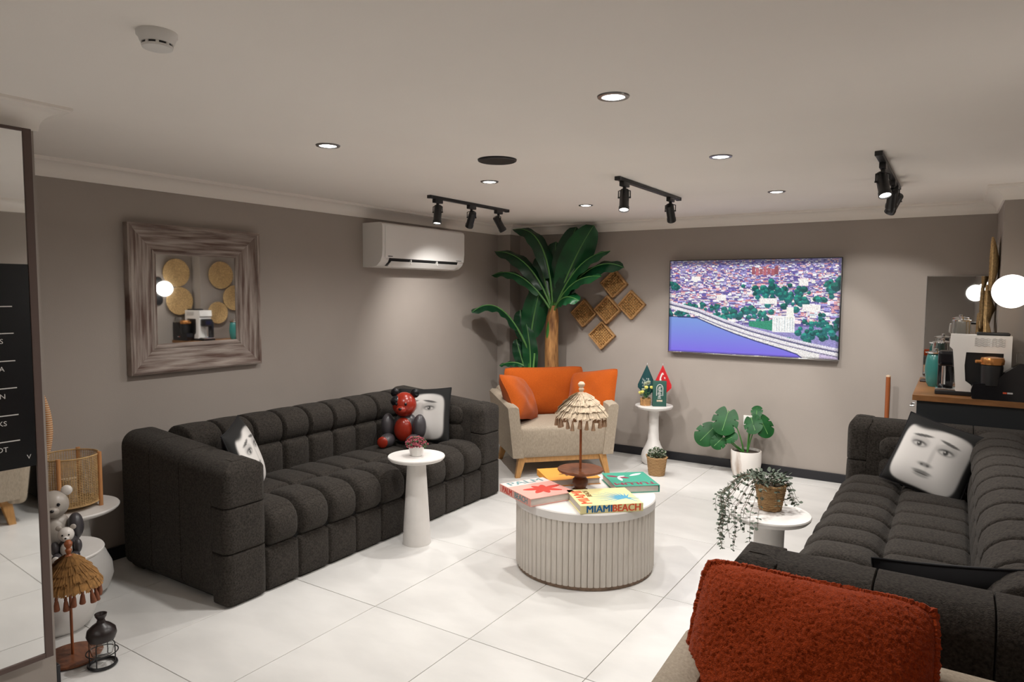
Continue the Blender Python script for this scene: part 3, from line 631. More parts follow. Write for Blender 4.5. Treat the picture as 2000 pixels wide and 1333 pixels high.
# potted blossom on the slim table
t = thing('potted_blossom', 'small pink blossom in a white faceted pot on the slim table', 'potted plant', (P1[0] + 0.005, P1[1] - 0.005, 0.5655))
B().lathe([(0.034, 0.0), (0.037, 0.002), (0.052, 0.066), (0.047, 0.066), (0.044, 0.058)], 8).build('pot', 'white', t, False)
rg = np.random.default_rng(5); b = B(); b2 = B(); b3 = B()
for k in range(240):
    a, e = rg.uniform(0, 2 * PI), rg.uniform(0.1, 1.0); rr = 0.072 * rg.uniform(0.75, 1.0); p = (rr * math.cos(a) * math.cos(e * 1.4) * 1.05, rr * math.sin(a) * math.cos(e * 1.4), 0.055 + rr * math.sin(e * 1.4) * 0.95)
    s = rg.uniform(0.004, 0.008); (b if rg.random() < 0.72 else b2).ell(p, (s, s, s), 6, 4)
    if k % 4 == 0: b3.tube([(0, 0, 0.045), p], 0.0012, 4)
tag(b.build('blossom', 'pink_flower', t), kind='stuff'); tag(b2.build('foliage', 'leaf', t), kind='stuff'); b3.build('stalks', 'stem', t)

# small flags, pot of yellow flowers and a green box on the back table
def flag(label, x, y, H0, paint, w, drop, turn, m='vc'):
    t = thing('table_flag', label, 'flag', (x, y, 0.5555), 0, 'small table flags')
    B().lathe([(0.030, 0.0), (0.030, 0.006), (0.010, 0.012), (0.006, 0.016)], 20).build('stand', 'brown_wood', t)
    B().tube([(0, 0, 0.01), (0, 0, H0)], 0.0028, 8).build('pole', 'flag_pole', t); B().ell((0, 0, H0 + 0.006), (0.005, 0.005, 0.009), 8, 6).build('finial', 'flag_pole', t)
    n = 36
    def pos(a, b):
        z = H0 - 0.004 - drop * (b * 0.62 + 0.38 * (abs(2 * a - 1)) * b ** 0.8) if False else 0
        lx = (a - 0.5) * w * min(1.0, b / 0.62 + 0.02); s = 1.0 - 0.0 * b
        side = abs(2 * a - 1); zz = H0 - 0.002 - drop * (b - 0.30 * side * max(0, b - 0.62) / 0.38)
        yy = 0.012 * math.sin(a * 9 + turn) * b - 0.010
        return (lx * s, yy, zz)
    u, v = np.meshgrid(np.linspace(0, 1, n + 1), np.linspace(0, 1, n + 1))
    o = color_grid('flag_cloth', n, n, pos, paint(u, v), m, t); o.rotation_euler = (0, 0, turn * 0.15)
    return t
def paint_red(u, v):
    img = np.zeros(u.shape + (3,)) + np.array((0.56, 0.012, 0.018)); x, y = (u - 0.48) * 0.75, v - 0.40
    img[(x ** 2 + y ** 2 < 0.165 ** 2) & ((x - 0.055) ** 2 + (y - 0.005) ** 2 > 0.125 ** 2)] = (0.85, 0.80, 0.78); img[((x - 0.15) ** 2 + y ** 2 < 0.035 ** 2)] = (0.85, 0.8, 0.78); return img
def paint_green(u, v):
    img = np.zeros(u.shape + (3,)) + np.array((0.006, 0.055, 0.06)); s = (abs(np.sin(26 * u + 9 * v) * np.cos(31 * v - 6 * u)) > 0.62) & (abs(v - 0.50) < 0.09) & (abs(u - 0.42) < 0.28)
    img[s] = (0.45, 0.50, 0.48); img[(abs(v - 0.60 + 0.25 * (u - 0.5)) < 0.02) & (abs(u - 0.45) < 0.2)] = (0.30, 0.36, 0.30); return img
flag('dark green table flag with pale emblem on the white table', P2[0] - 0.085, P2[1] + 0.03, 0.37, paint_green, 0.175, 0.31, 0.6)
flag('red table flag with white crescent on the white table', P2[0] + 0.045, P2[1] + 0.09, 0.37, paint_red, 0.165, 0.30, 2.4)
t = thing('flower_pot', 'yellow flowers in a tiny twig basket beside the green box', 'potted plant', (P2[0] - 0.062, P2[1] - 0.055, 0.5555))
for k in range(22):
    a = 2 * PI * k / 22; B().cyl((0.043 * math.cos(a), 0.043 * math.sin(a), 0), (0.045 * math.cos(a), 0.045 * math.sin(a), 0.066 + 0.006 * math.sin(k * 5)), 0.0062, n=6).build('twig', 'wicker_dark', t)
B().lathe([(0.038, 0.002), (0.040, 0.055)], 20).build('filler', 'soil', t)
b = B(); b2 = B()
for k, (x, y, z) in enumerate(((-0.045, -0.02, 0.115), (-0.02, -0.03, 0.125), (0.015, -0.025, 0.170), (0.062, -0.01, 0.172), (-0.01, 0.02, 0.20), (0.02, 0.02, 0.215), (-0.03, 0.02, 0.14))):
    B().tube([(0, 0, 0.05), (x * 0.5, y * 0.5, z * 0.6), (x, y, z)], 0.0016, 5).build('flower_stalk', 'green_stem', t)
    f = B(); f.ell((x, y, z), (0.016, 0.016, 0.015), 10, 6)
    for j in range(5): a = j * 1.256; f.ell((x + 0.011 * math.cos(a), y + 0.011 * math.sin(a), z + 0.004), (0.008, 0.008, 0.010), 7, 5)
    f.build('flower_head', 'yellow_flower' if k < 4 else 'leaf_pale', t)
for k in range(16):
    a = k * 2.4; r_ = 0.02 + 0.03 * ((k * 37) % 10) / 10; b.ell((r_ * math.cos(a), r_ * math.sin(a), 0.08 + 0.003 * k), (0.012, 0.006, 0.004), 7, 5)
tag(b.build('foliage', 'leaf', t), kind='stuff')
t = thing('green_box', 'dark green box with silver arch print standing on the white table', 'box', (P2[0] + 0.063, P2[1] - 0.035, 0.5555), rad(28))
B().bbox(-0.062, 0.062, -0.025, 0.025, 0, 0.235, 0.003).build('carton', 'box_green', t)
b = B(); pts = [(-0.028, 0.10), (-0.028, 0.17)] + [(0.028 * math.cos(PI - q), 0.17 + 0.034 * math.sin(q)) for q in [PI * i / 12 for i in range(13)]] + [(0.028, 0.10)]
b.tube([(x, -0.0255, z) for x, z in pts], 0.0035, 6); b.build('arch_print', 'silver_ink', t)
b = B()
for k in range(9): q = 0.075 + 0.013 * k; b.box(-0.018 + 0.004 * (k % 3), 0.018 - 0.005 * ((k + 1) % 3), -0.0262, -0.0252, q, q + 0.006 + 0.002 * (k % 2))
b.build('ornament_print', 'silver_ink', t, False); B().box(-0.026, 0.026, -0.0262, -0.0252, 0.045, 0.062).build('caption_print', 'raffia', t, False)

# woven pot with small shrub on the floor by the back table
t = thing('woven_pot_plant', 'small leafy plant in a woven seagrass pot on the floor', 'potted plant', (-2.155, 5.70, 0))
b = B()
for k in range(12): z = 0.008 + 0.0135 * k; r_ = 0.064 + 0.0016 * k; b.tube([(r_ * math.cos(a), r_ * math.sin(a), z + 0.0015 * math.sin(9 * a + k * PI)) for a in [2 * PI * i / 36 for i in range(36)]], 0.0085, 6, closed=True)
b.build('woven_wall', 'wicker', t); B().lathe([(0.058, 0.003), (0.074, 0.145)], 24).build('filler', 'soil', t)
for s in (-1, 1): B().tube([(s * (0.083 + 0.014 * math.sin(q)), 0.0 + 0.02 * math.cos(q), 0.150 + 0.02 * math.sin(q)) for q in [PI * i / 10 for i in range(11)]], 0.004, 6).build('handle', 'wicker_dark', t)
def shrub(t, r0, z0, hgt, n, mats, size, seed):
    g = np.random.default_rng(seed); bs = {m: B() for m in mats}; st = B()
    for k in range(n):
        a = g.uniform(0, 2 * PI); q = math.sqrt(g.random()); e = g.uniform(0.35, 1.0); p = Vector((r0 * q * math.cos(a), r0 * q * math.sin(a), z0 + hgt * e * (1.05 - 0.5 * q * q)))
        s = size * g.uniform(0.7, 1.3); b_ = bs[mats[int(g.integers(len(mats)))]]
        R = Euler((g.uniform(-1, 1), g.uniform(-1, 1), g.uniform(0, 6.28))).to_matrix().to_4x4()
        b_.add([(0, -s, 0), (s * 0.5, 0, s * 0.15), (0, s, 0), (-s * 0.5, 0, s * 0.15), (0, 0, -s * 0.1)], [(0, 1, 4), (1, 2, 4), (2, 3, 4), (3, 0, 4)], Matrix.Translation(p) @ R)
        if k % 6 == 0: st.tube([(0, 0, z0), (p.x * 0.7, p.y * 0.7, (p.z + z0) / 2), p], 0.0012, 4)
    for m in mats: tag(bs[m].build('foliage', m, t, angle=180), kind='stuff')
    st.build('stalks', 'stem', t)
shrub(t, 0.085, 0.14, 0.105, 420, ['leaf', 'leaf_pale', 'leaf'], 0.0105, 11)

# ---------------------------------------------------------------- fluted drum coffee table
CT = Vector((-1.79, 3.575, 0)); CR = 0.405; CTZ = 0.425
t = thing('coffee_table', 'round white fluted drum coffee table in the middle of the floor', 'coffee table', CT)
B().lathe([(CR - 0.028, 0.02), (CR - 0.028, CTZ - 0.03)], 72).build('core', 'gap', t)
B().lathe([(CR - 0.02, 0.0), (CR - 0.008, 0.002), (CR - 0.006, 0.022), (CR - 0.02, 0.026)], 72).build('base_ring', 'table_base', t)
NS = 74; pr = None
for k in range(NS):
    a = 2 * PI * k / NS; w = PI * CR / NS * 0.93
    if pr is None:
        poly = [(-0.028, -w), (-0.006, -w)] + [(-0.006 + 0.008 * math.cos(q), w * math.sin(q)) for q in [-PI / 2 + PI * i / 6 for i in range(1, 6)]] + [(-0.006, w), (-0.028, w)]
        o = B().prism([(CR + x - 0.002, y) for x, y in poly], 0.022, CTZ - 0.048).build('slat', 'whitewash', t, angle=35); pr = o
    else: o = bpy.data.objects.new('slat', pr.data); COL.objects.link(o); o.parent = t
    o.rotation_euler = (0, 0, a)
B().lathe([(CR - 0.03, CTZ - 0.05), (CR + 0.003, CTZ - 0.048), (CR + 0.005, CTZ - 0.006), (CR, CTZ), (CR - 0.03, CTZ)], 96).build('table_top', 'white_matte', t, angle=30)

def book(label, x, y, ang, w, d, th, cover, spine_side, texts, motif):
    """w along local x, d along local y; z0 = table top"""
    t = thing('book', label, 'book', (x, y, CTZ + 0.0005), rad(ang), 'large picture books on the coffee table'); c = 0.0035
    B().bbox(-w / 2, w / 2, -d / 2, d / 2, 0, c, 0.001, n=1).build('back_board', cover, t, False)
    B().bbox(-w / 2, w / 2, -d / 2, d / 2, th - c, th, 0.001, n=1).build('front_board', cover, t, False)
    i = 0.006; x0, x1, y0, y1 = -w / 2 + i, w / 2 - i, -d / 2 + i, d / 2 - i
    sp = {'-y': (-w / 2, w / 2, -d / 2, -d / 2 + c), 'y': (-w / 2, w / 2, d / 2 - c, d / 2), '-x': (-w / 2, -w / 2 + c, -d / 2, d / 2), 'x': (w / 2 - c, w / 2, -d / 2, d / 2)}[spine_side]
    B().box(sp[0], sp[1], sp[2], sp[3], 0.0005, th - 0.0005).build('spine', cover, t, False); B().box(x0, x1, y0, y1, c, th - c).build('page_block', 'pages', t, False)
    for (s, size, m, px, py, rot, face, bold, sx) in texts:
        me = text_mesh(s, size, 0.0005, bold, sx=sx)
        if face == 'top': link('title_lettering', me, m, t, False, (px, py, th + 0.0002), (0, 0, rad(rot)))
        elif face == '-y': link('title_lettering', me, m, t, False, (px, -d / 2 - 0.0002, th / 2), (PI / 2, 0, 0))
        elif face == '-x': link('title_lettering', me, m, t, False, (-w / 2 - 0.0002, py, th / 2), (PI / 2, 0, -PI / 2))
    for i, (poly, m) in enumerate(motif): B().prism(poly, th - 0.0002, th + 0.0005 + 0.00006 * i).build('cover_motif', m, t, False)
    return t
def petal(cx, cy, a, L, wd, n=8):
    a = rad(a); P = []
    for s in (1, -1):
        for i in range(n + 1):
            q = i / n if s > 0 else 1 - i / n; o = wd * math.sin(PI * min(1, q * 0.9 + 0.05)) ** 0.8 * s * (0.5 if False else 1); P.append((cx + L * q * math.cos(a) - o * math.sin(a), cy + L * q * math.sin(a) + o * math.cos(a)))
    return P
def fan(cx, cy, a, L, w): a = rad(a); return [(cx - w * math.sin(a), cy + w * math.cos(a)), (cx + w * math.sin(a), cy - w * math.cos(a)), (cx + L * math.cos(a), cy + L * math.sin(a))]
BT = 0.045
book('pale pink book with a red flower on the left of the coffee table', -1.995, 3.365, 63, 0.30, 0.345, BT, 'pink', '-x',
     [('PALM', 0.085, 'teal_ink', -0.0, 0.130, 0, 'top', 0.0004, 1.15), ('PALM', 0.046, 'red_ink', 0, 0.085, 0, '-x', 0.0005, 1.0), ('BEACH', 0.046, 'teal_ink', 0, -0.070, 0, '-x', 0.0005, 1.0)],
     [([(-0.147, 0.085), (0.147, 0.085), (0.147, 0.170), (-0.147, 0.170)], 'pink_pale')] + [(petal(0.02, -0.035, a, L, 0.021), 'red_ink') for a, L in ((10, 0.13), (65, 0.075), (115, 0.08), (165, 0.12), (215, 0.10), (262, 0.085), (318, 0.11))])
book('pale yellow book with a blue palm leaf at the front of the coffee table', -1.600, 3.425, 43, 0.35, 0.30, BT, 'lemon', '-y',
     [('MIAMI', 0.054, 'blue_ink', -0.070, 0, 0, '-y', 0.0005, 1.0), ('BEACH', 0.054, 'coral_ink', 0.082, 0, 0, '-y', 0.0005, 0.95), ('MIAMI', 0.085, 'coral_ink', -0.125, 0.0, 90, 'top', 0.0004, 1.05), ('BEACH', 0.040, 'brown_ink', -0.075, 0.06, 90, 'top', 0.0005, 0.9)],
     [(fan(0.115, -0.045, a, L, 0.0085), 'sky_ink') for a, L in ((178, 0.20), (165, 0.20), (152, 0.19), (139, 0.17), (126, 0.15), (112, 0.12), (98, 0.10), (80, 0.09), (60, 0.08), (192, 0.16), (206, 0.12), (-60, 0.09), (-20, 0.07))])
book('teal book with wine red lettering at the right of the coffee table', -1.625, 3.85, 41, 0.27, 0.30, BT * 0.95, 'teal_book', 'x',
     [('TULUM', 0.068, 'wine_ink', 0.0, -0.098, 180, 'top', 0.0006, 1.15)],
     [(petal(-0.06, 0.05, a, 0.07, 0.016), 'wine_ink') for a in (150, 330)] + [(petal(-0.06, 0.05, a, L, 0.012), 'white_ink') for a, L in ((270, 0.09), (20, 0.05))] + [(petal(0.02, 0.065, 30, 0.10, 0.016), 'white_ink')])
book('orange yellow book at the back of the coffee table', -2.005, 3.765, 46, 0.33, 0.28, BT * 0.9, 'yellow_book', '-x', [],
     [(petal(-0.01, -0.01, a, 0.06, 0.010), 'brown_ink') for a in (10, 60, 130, 190, 250, 310)])

def parasol(label, loc, canopy_m, tassel_m, k=1.0, seed=0, top_m='pale_wood', low=0.0, kp=1.0):
    g = np.random.default_rng(seed)
    t = thing('parasol_ornament', label, 'ornament', loc, 0, 'fringed parasol ornaments')
    B().lathe([(0.046 * k, 0.0), (0.046 * k, 0.006), (0.030 * k, 0.012), (0.036 * k, 0.024), (0.047 * k, 0.045), (0.045 * k, 0.066), (0.033 * k, 0.080), (0.036 * k, 0.088), (0.030 * k, 0.096), (0.034 * k, 0.108)], 32, Matrix.Diagonal((1, 1, max(0.05, 1 - low / 0.108), 1))).build('turned_base', 'brown_wood', t)
    B().lathe([(0.10 * kp, max(0.001, 0.106 - low)), (0.130 * kp, max(0.004, 0.116 - low)), (0.136 * kp, max(0.010, 0.124 - low)), (0.134 * kp, max(0.016, 0.130 - low)), (0.02 * kp, max(0.018, 0.132 - low))], 48).build('wooden_plate', 'brown_wood', t)
    zt = 0.565 - low; B().cyl((0, 0, 0.13 - low), (0, 0, zt + 0.02), 0.0075 * k, n=12).build('pole', 'rust', t)
    B().lathe([(0.020 * k, zt + 0.012), (0.020 * k, zt + 0.018), (0.010 * k, zt + 0.024), (0.014 * k, zt + 0.034), (0.017 * k, zt + 0.042), (0.010 * k, zt + 0.050), (0.018 * k, zt + 0.060), (0.021 * k, zt + 0.072), (0.012 * k, zt + 0.084), (0.002, zt + 0.086)], 20).build('finial', top_m, t)
    tiers = [(0.024, 0.078, zt + 0.014, zt - 0.016), (0.052, 0.112, zt - 0.010, zt - 0.046), (0.084, 0.140, zt - 0.038, zt - 0.078), (0.114, 0.160, zt - 0.068, zt - 0.116)]
    B().lathe([(0.022 * k, zt + 0.013), (0.075 * k, zt - 0.022), (0.120 * k, zt - 0.066), (0.142 * k, zt - 0.108)], 40, cap=False).build('canopy_cloth', canopy_m, t)
    for r0, r1, z0, z1 in tiers:
        b = B(); n = int(70 + 500 * r1)
        for j in range(n):
            a = 2 * PI * (j + g.uniform(-0.4, 0.4)) / n; w = PI * r1 / n * 1.5; q = g.uniform(0.88, 1.12); lift = g.uniform(-0.004, 0.007)
            P = []
            for f in (0.0, 0.55, 1.0):
                rr = (r0 + (r1 - r0) * f) * k; zz = z0 + (z1 - z0) * (f ** 1.25) * q + lift; ww = w * (0.7 + 0.3 * f) * k
                for s in (-1, 1): P.append((rr * math.cos(a) - s * ww * math.sin(a), rr * math.sin(a) + s * ww * math.cos(a), zz + s * 0.0015))
            b.add(P, [(0, 1, 3, 2), (2, 3, 5, 4)])
        tag(b.build('fringe_tier', canopy_m, t, angle=180), kind='stuff')
    proto = None
    for j in range(22):
        a = 2 * PI * j / 22; rr = 0.140 * k + 0.006 * (j % 2); z = zt - 0.110 - 0.006 * ((j * 7) % 3)
        if proto is None:
            proto = B().lathe([(0.0035, 0.0), (0.0065, -0.010), (0.0055, -0.016), (0.008, -0.024), (0.0125, -0.056), (0.011, -0.060)], 10).build('tassel', tassel_m, t); o = proto
        else: o = bpy.data.objects.new('tassel', proto.data); COL.objects.link(o); o.parent = t
        o.location = (rr * math.cos(a), rr * math.sin(a), z); o.rotation_euler = (g.uniform(-0.12, 0.12), g.uniform(-0.12, 0.12), 0)
    return t
parasol('cream raffia parasol ornament on a wooden stand on the coffee table', (-1.835, 3.60, CTZ + 0.0005), 'raffia', 'tassel', 1.0, 1)
parasol('golden raffia parasol ornament on the floor beside the pillar', (-3.165, 1.39, 0), 'raffia_dark', 'tassel_dark', 0.78, 2, 'rust', 0.125, 0.86)

# ================================================================== PLANTS
def bez(p0, p1, p2, t): p0, p1, p2 = Vector(p0), Vector(p1), Vector(p2); return p0 * (1 - t) ** 2 + p1 * 2 * t * (1 - t) + p2 * t * t
def blade(t, p0, p1, p2, width, hint, m='banana', stalk=0.22, fold=0.35, n=18, wave=0.010, seed=0):
    """long leaf: stalk, folded blade and pale midrib"""
    rr = np.random.default_rng(seed); hint = Vector(hint); V = []; F = []; cols = 7; ph = rr.uniform(0, 6)
    for i in range(n + 1):
        q = i / n; tt = stalk + (1 - stalk) * q; c = bez(p0, p1, p2, tt); tan = (bez(p0, p1, p2, min(1, tt + 0.02)) - bez(p0, p1, p2, max(0, tt - 0.02))).normalized()
        side = tan.cross(hint); side.normalize(); nr = side.cross(tan); w = width / 2 * (math.sin(PI * min(1, 0.04 + 0.96 * q) ** 0.9) ** 0.42 if q < 1 else 0.0)
        for k in range(cols):
            u = 2 * k / (cols - 1) - 1; V.append(c + side * (u * w) - nr * (abs(u) * w * fold) + nr * wave * math.sin(q * 22 + u * 2 + ph) * abs(u))
    for i in range(n):
        for k in range(cols - 1): a = i * cols + k; F.append((a, a + 1, a + cols + 1, a + cols))
    o = B().add(V, F).build('leaf', m, t, angle=180)
    B().tube([bez(p0, p1, p2, j / 14) for j in range(15)], [0.012 - 0.010 * j / 14 for j in range(15)], 6).build('midrib', 'banana_rib', o)
    return o
t = thing('banana_plant', 'tall banana plant with arching leaves in the far corner', 'plant', (-3.44, 6.07, 0))
O = Vector((3.44, -6.07, 0))
def wl(p): return Vector(p) + O
B().lathe([(0.10, 0.0), (0.125, 0.02), (0.14, 0.25), (0.13, 0.25), (0.12, 0.22)], 28).build('pot', 'black', t)
B().tube([(0, 0, 0.2), (0.005, 0.0, 0.75), (0.0, 0.0, 1.10), (0.01, 0, 1.35), (0.03, -0.01, 1.47)], [0.075, 0.072, 0.068, 0.062, 0.034], 16).build('trunk', 'trunk', t)
B().tube([(-0.018, -0.035, 1.0), (-0.01, -0.045, 1.2), (0.02, -0.03, 1.5)], [0.012, 0.028, 0.012], 10).build('sheath', 'green_stem', t)
CAMH = (0.5, -0.86, 0.1); c0 = (-3.425, 6.07, 1.38)
for k, (p0, p1, p2, w, hint, m) in enumerate((
    (c0, (-3.20, 6.04, 1.95), (-3.02, 6.15, 2.26), 0.27, CAMH, 'banana'), (c0, (-3.33, 6.10, 1.95), (-3.24, 6.20, 2.26), 0.22, CAMH, 'dark_leaf'),
    (c0, (-3.44, 6.02, 2.32), (-3.86, 5.98, 2.24), 0.17, (0.35, -0.5, 0.8), 'dark_leaf'), (c0, (-3.62, 5.98, 2.03), (-4.05, 5.93, 2.02), 0.17, (0.3, -0.5, 0.8), 'dark_leaf'),
    (c0, (-3.70, 5.92, 1.92), (-4.03, 5.85, 1.77), 0.14, (0.2, -0.4, 0.9), 'banana'), (c0, (-3.15, 5.98, 1.98), (-2.81, 6.08, 2.00), 0.19, (-0.3, -0.55, 0.75), 'banana'),
    (c0, (-3.02, 6.03, 2.02), (-2.68, 6.12, 1.84), 0.20, (-0.3, -0.6, 0.7), 'dark_leaf'), (c0, (-3.16, 5.90, 1.80), (-2.79, 5.86, 1.75), 0.17, (-0.25, -0.5, 0.8), 'banana'),
    (c0, (-3.24, 5.88, 1.64), (-3.02, 5.86, 1.52), 0.15, (-0.3, -0.6, 0.7), 'banana'), (c0, (-3.46, 6.12, 1.85), (-3.47, 6.20, 2.12), 0.24, CAMH, 'dark_leaf'), (c0, (-3.52, 6.05, 1.75), (-3.62, 6.10, 1.98), 0.20, CAMH, 'dark_leaf'),
    (c0, (-3.36, 6.12, 1.8), (-3.36, 6.22, 2.05), 0.22, CAMH, 'dark_leaf'), (c0, (-3.60, 6.08, 1.62), (-3.74, 6.16, 1.72), 0.18, CAMH, 'dark_leaf'), (c0, (-3.28, 6.02, 1.62), (-3.20, 6.10, 1.85), 0.18, CAMH, 'dark_leaf'))):
    blade(t, wl(p0), wl(p1), wl(p2), w * 1.15, hint, m, seed=k)
t = thing('banana_plant', 'shorter dark banana plant left of the trunk behind the corner armchair', 'plant', (-3.68, 6.0, 0)); O = Vector((3.68, -6.0, 0))
B().lathe([(0.07, 0.0), (0.085, 0.02), (0.095, 0.2), (0.085, 0.2), (0.08, 0.17)], 24).build('pot', 'black', t)
B().tube([(0, 0, 0.15), (0.03, 0, 0.7), (0.02, 0, 1.0)], [0.03, 0.026, 0.018], 12).build('trunk', 'green_stem', t); B().tube([(0.02, -0.02, 0.15), (0.075, -0.03, 0.7), (0.10, -0.03, 0.98)], [0.014, 0.012, 0.009], 8).build('side_stem', 'banana_rib', t)
c0 = (-3.66, 6.0, 0.98)
for k, (p0, p1, p2, w, hint, m) in enumerate(((c0, (-3.84, 5.75, 1.66), (-3.97, 5.42, 1.40), 0.24, (0.1, -0.3, 0.95), 'dark_leaf'), (c0, (-3.64, 6.0, 1.35), (-3.56, 6.08, 1.70), 0.26, CAMH, 'banana'),
    ((-3.66, 6.0, 0.8), (-3.78, 5.95, 0.93), (-3.95, 5.88, 0.84), 0.10, (0.1, -0.4, 0.9), 'banana'), (c0, (-3.74, 6.0, 1.25), (-3.79, 6.02, 1.42), 0.20, CAMH, 'dark_leaf'), ((-3.66, 6.0, 0.6), (-3.60, 5.97, 0.95), (-3.68, 5.97, 1.28), 0.16, CAMH, 'banana'), ((-3.66, 6.0, 0.7), (-3.76, 5.97, 0.95), (-3.80, 5.97, 1.12), 0.15, CAMH, 'dark_leaf'))):
    blade(t, wl(p0), wl(p1), wl(p2), w, hint, m, seed=40 + k)

# monstera
t = thing('monstera', 'monstera with split leaves in a white marble pot by the back wall', 'potted plant', (-1.49, 6.10, 0))
B().lathe([(0.085, 0.0), (0.105, 0.012), (0.120, 0.06), (0.128, 0.12), (0.128, 0.225), (0.126, 0.230), (0.119, 0.230), (0.117, 0.205)], 40).build('pot', 'marble', t)
B().lathe([(0.001, 0.212), (0.117, 0.210)], 30, cap=False).build('soil', 'soil', t)
def heart(t, c, L, nrm, tipdir, m='monstera', slits=(1.0, 1.65), cup=0.18):
    nrm = Vector(nrm).normalized(); td = Vector(tipdir); td = (td - nrm * td.dot(nrm)).normalized(); sd = nrm.cross(td); V = [Vector(c)]; F = []; n = 72; rings = (0.4, 0.75, 1.0)
    for rg_ in rings:
        for i in range(n):
            a = 2 * PI * i / n; al = abs(a if a <= PI else 2 * PI - a)     # 0 = tip
            r = L * (0.56 + 0.10 * math.cos(al) + 0.06 * math.cos(2 * al)) if al < 2.75 else L * (0.52 - 0.9 * (al - 2.75))
            if rg_ == 1.0:
                for s in slits:
                    if abs(al - s) < 0.045: r *= 0.62
            r *= rg_; x, y = r * math.cos(a), r * math.sin(a); V.append(Vector(c) + td * x + sd * y - nrm * (cup * (y * y) / L + 0.25 * max(0, x) ** 2 / L))
    for i in range(n): F.append((0, 1 + i, 1 + (i + 1) % n))
    for q in range(len(rings) - 1):
        for i in range(n): a = 1 + q * n; F.append((a + i, a + n + i, a + n + (i + 1) % n, a + (i + 1) % n))
    o = B().add(V, F).build('leaf', m, t, angle=180)
    B().tube([V[0] - td * L * 0.35, V[0], V[0] + td * L * 0.55 - nrm * 0.01], 0.003, 5).build('midrib', 'banana_rib', o); return V[0] - td * L * 0.32
for c, L, nr, td in (((-0.175, -0.02, 0.50), 0.22, (0.3, -0.8, 0.5), (-0.15, -0.3, -0.8)), ((-0.325, -0.02, 0.355), 0.20, (0.25, -0.75, 0.4), (-0.55, -0.3, -0.7)), ((-0.215, -0.05, 0.30), 0.13, (0.3, -0.85, 0.4), (-0.5, -0.2, -0.6)),
                     ((0.045, 0.0, 0.485), 0.16, (-0.2, -0.75, 0.6), (0.3, -0.5, -0.5)), ((0.125, 0.03, 0.475), 0.18, (0.5, -0.6, 0.5), (0.6, -0.3, -0.7)), ((0.065, 0.06, 0.56), 0.10, (0.0, -0.8, 0.5), (-0.1, 0.1, 0.9)), ((-0.13, -0.05, 0.33), 0.10, (-0.2, -0.85, 0.4), (0.5, -0.2, 0.5))):
    p = heart(t, c, L, nr, td); B().tube([bez((0.01 if c[0] > -0.05 else -0.02, 0, 0.2), (c[0] * 0.25, c[1] * 0.3, c[2] * 0.75), p, j / 10) for j in range(11)], [0.007 - 0.004 * j / 10 for j in range(11)], 7).build('stem', 'green_stem', t)

# trailing eucalyptus
t = thing('trailing_plant', 'trailing grey green eucalyptus in a woven pot on the right pedestal table', 'potted plant', (P3[0] - 0.01, P3[1] + 0.055, 0.4555))
b = B()
for k in range(11): z = 0.008 + 0.0125 * k; r_ = 0.052 + 0.0022 * k; b.tube([(r_ * math.cos(a), r_ * math.sin(a), z + 0.002 * math.sin(8 * a + k * PI)) for a in [2 * PI * i / 32 for i in range(32)]], 0.008, 6, closed=True)
b.build('woven_wall', 'wicker', t); B().lathe([(0.048, 0.003), (0.070, 0.125)], 24).build('filler', 'soil', t)
g = np.random.default_rng(21); st = B(); lf = B()
def lobe(p, s, d):
    R = Vector(d).to_track_quat('X', 'Z').to_matrix().to_4x4() @ Matrix.Rotation(g.uniform(-0.7, 0.7), 4, 'X')
    lf.add([(0, 0, 0), (s * 0.5, s * 0.42, 0.1 * s), (s, s * 0.25, 0), (s * 1.12, 0, 0), (s, -s * 0.25, 0), (s * 0.5, -s * 0.42, 0.1 * s)], [(0, 1, 2, 3), (0, 3, 4, 5)], Matrix.Translation(p) @ R)
for k in range(30):
    if k < 19: a = rad(213 + g.uniform(-52, 62)); reach = g.uniform(0.13, 0.245); low = g.uniform(-0.30, -0.05)
    elif k < 23: a = rad(20 + g.uniform(-30, 30)); reach = g.uniform(0.09, 0.13); low = g.uniform(0.05, 0.09)
    else: a = g.uniform(0, 2 * PI); reach = g.uniform(0.06, 0.10); low = g.uniform(0.13, 0.17)
    dx, dy = math.cos(a), math.sin(a); rim = 0.152; pts = []
    if low < 0.04 and reach < 0.205: reach = 0.205 + g.uniform(0, 0.05)
    for j in range(9): q = j / 8; pts.append(Vector((dx * (0.02 + reach * q), dy * (0.02 + reach * q), 0.13 + 0.06 * math.sin(PI * min(1, q * 1.1)) - 0.08 * q * q)))
    if low < 0.04:
        e = pts[-1].copy(); m_ = int((e.z - low) / 0.025)
        for j in range(1, m_): pts.append(e + Vector((dx * 0.008 * math.sin(j), dy * 0.008, -0.025 * j)))
    st.tube(pts, 0.0012, 4)
    for j in range(1, len(pts)):
        tan = (pts[j] - pts[j - 1]).normalized()
        for s in (-1, 1): sd = tan.cross(Vector((g.normal(), g.normal(), g.normal()))).normalized(); lobe(pts[j], g.uniform(0.014, 0.023), sd * s + tan * 0.3)
for k in range(90):
    a = g.uniform(0, 2 * PI); r_ = 0.085 * math.sqrt(g.random()); p = Vector((r_ * math.cos(a), r_ * math.sin(a), 0.13 + g.uniform(0.0, 0.065))); lobe(p, g.uniform(0.018, 0.03), (math.cos(a), math.sin(a), g.uniform(0.1, 1.2)))
st.build('strands', 'stem', t); tag(lf.build('foliage', 'euca', t, angle=180), kind='stuff')

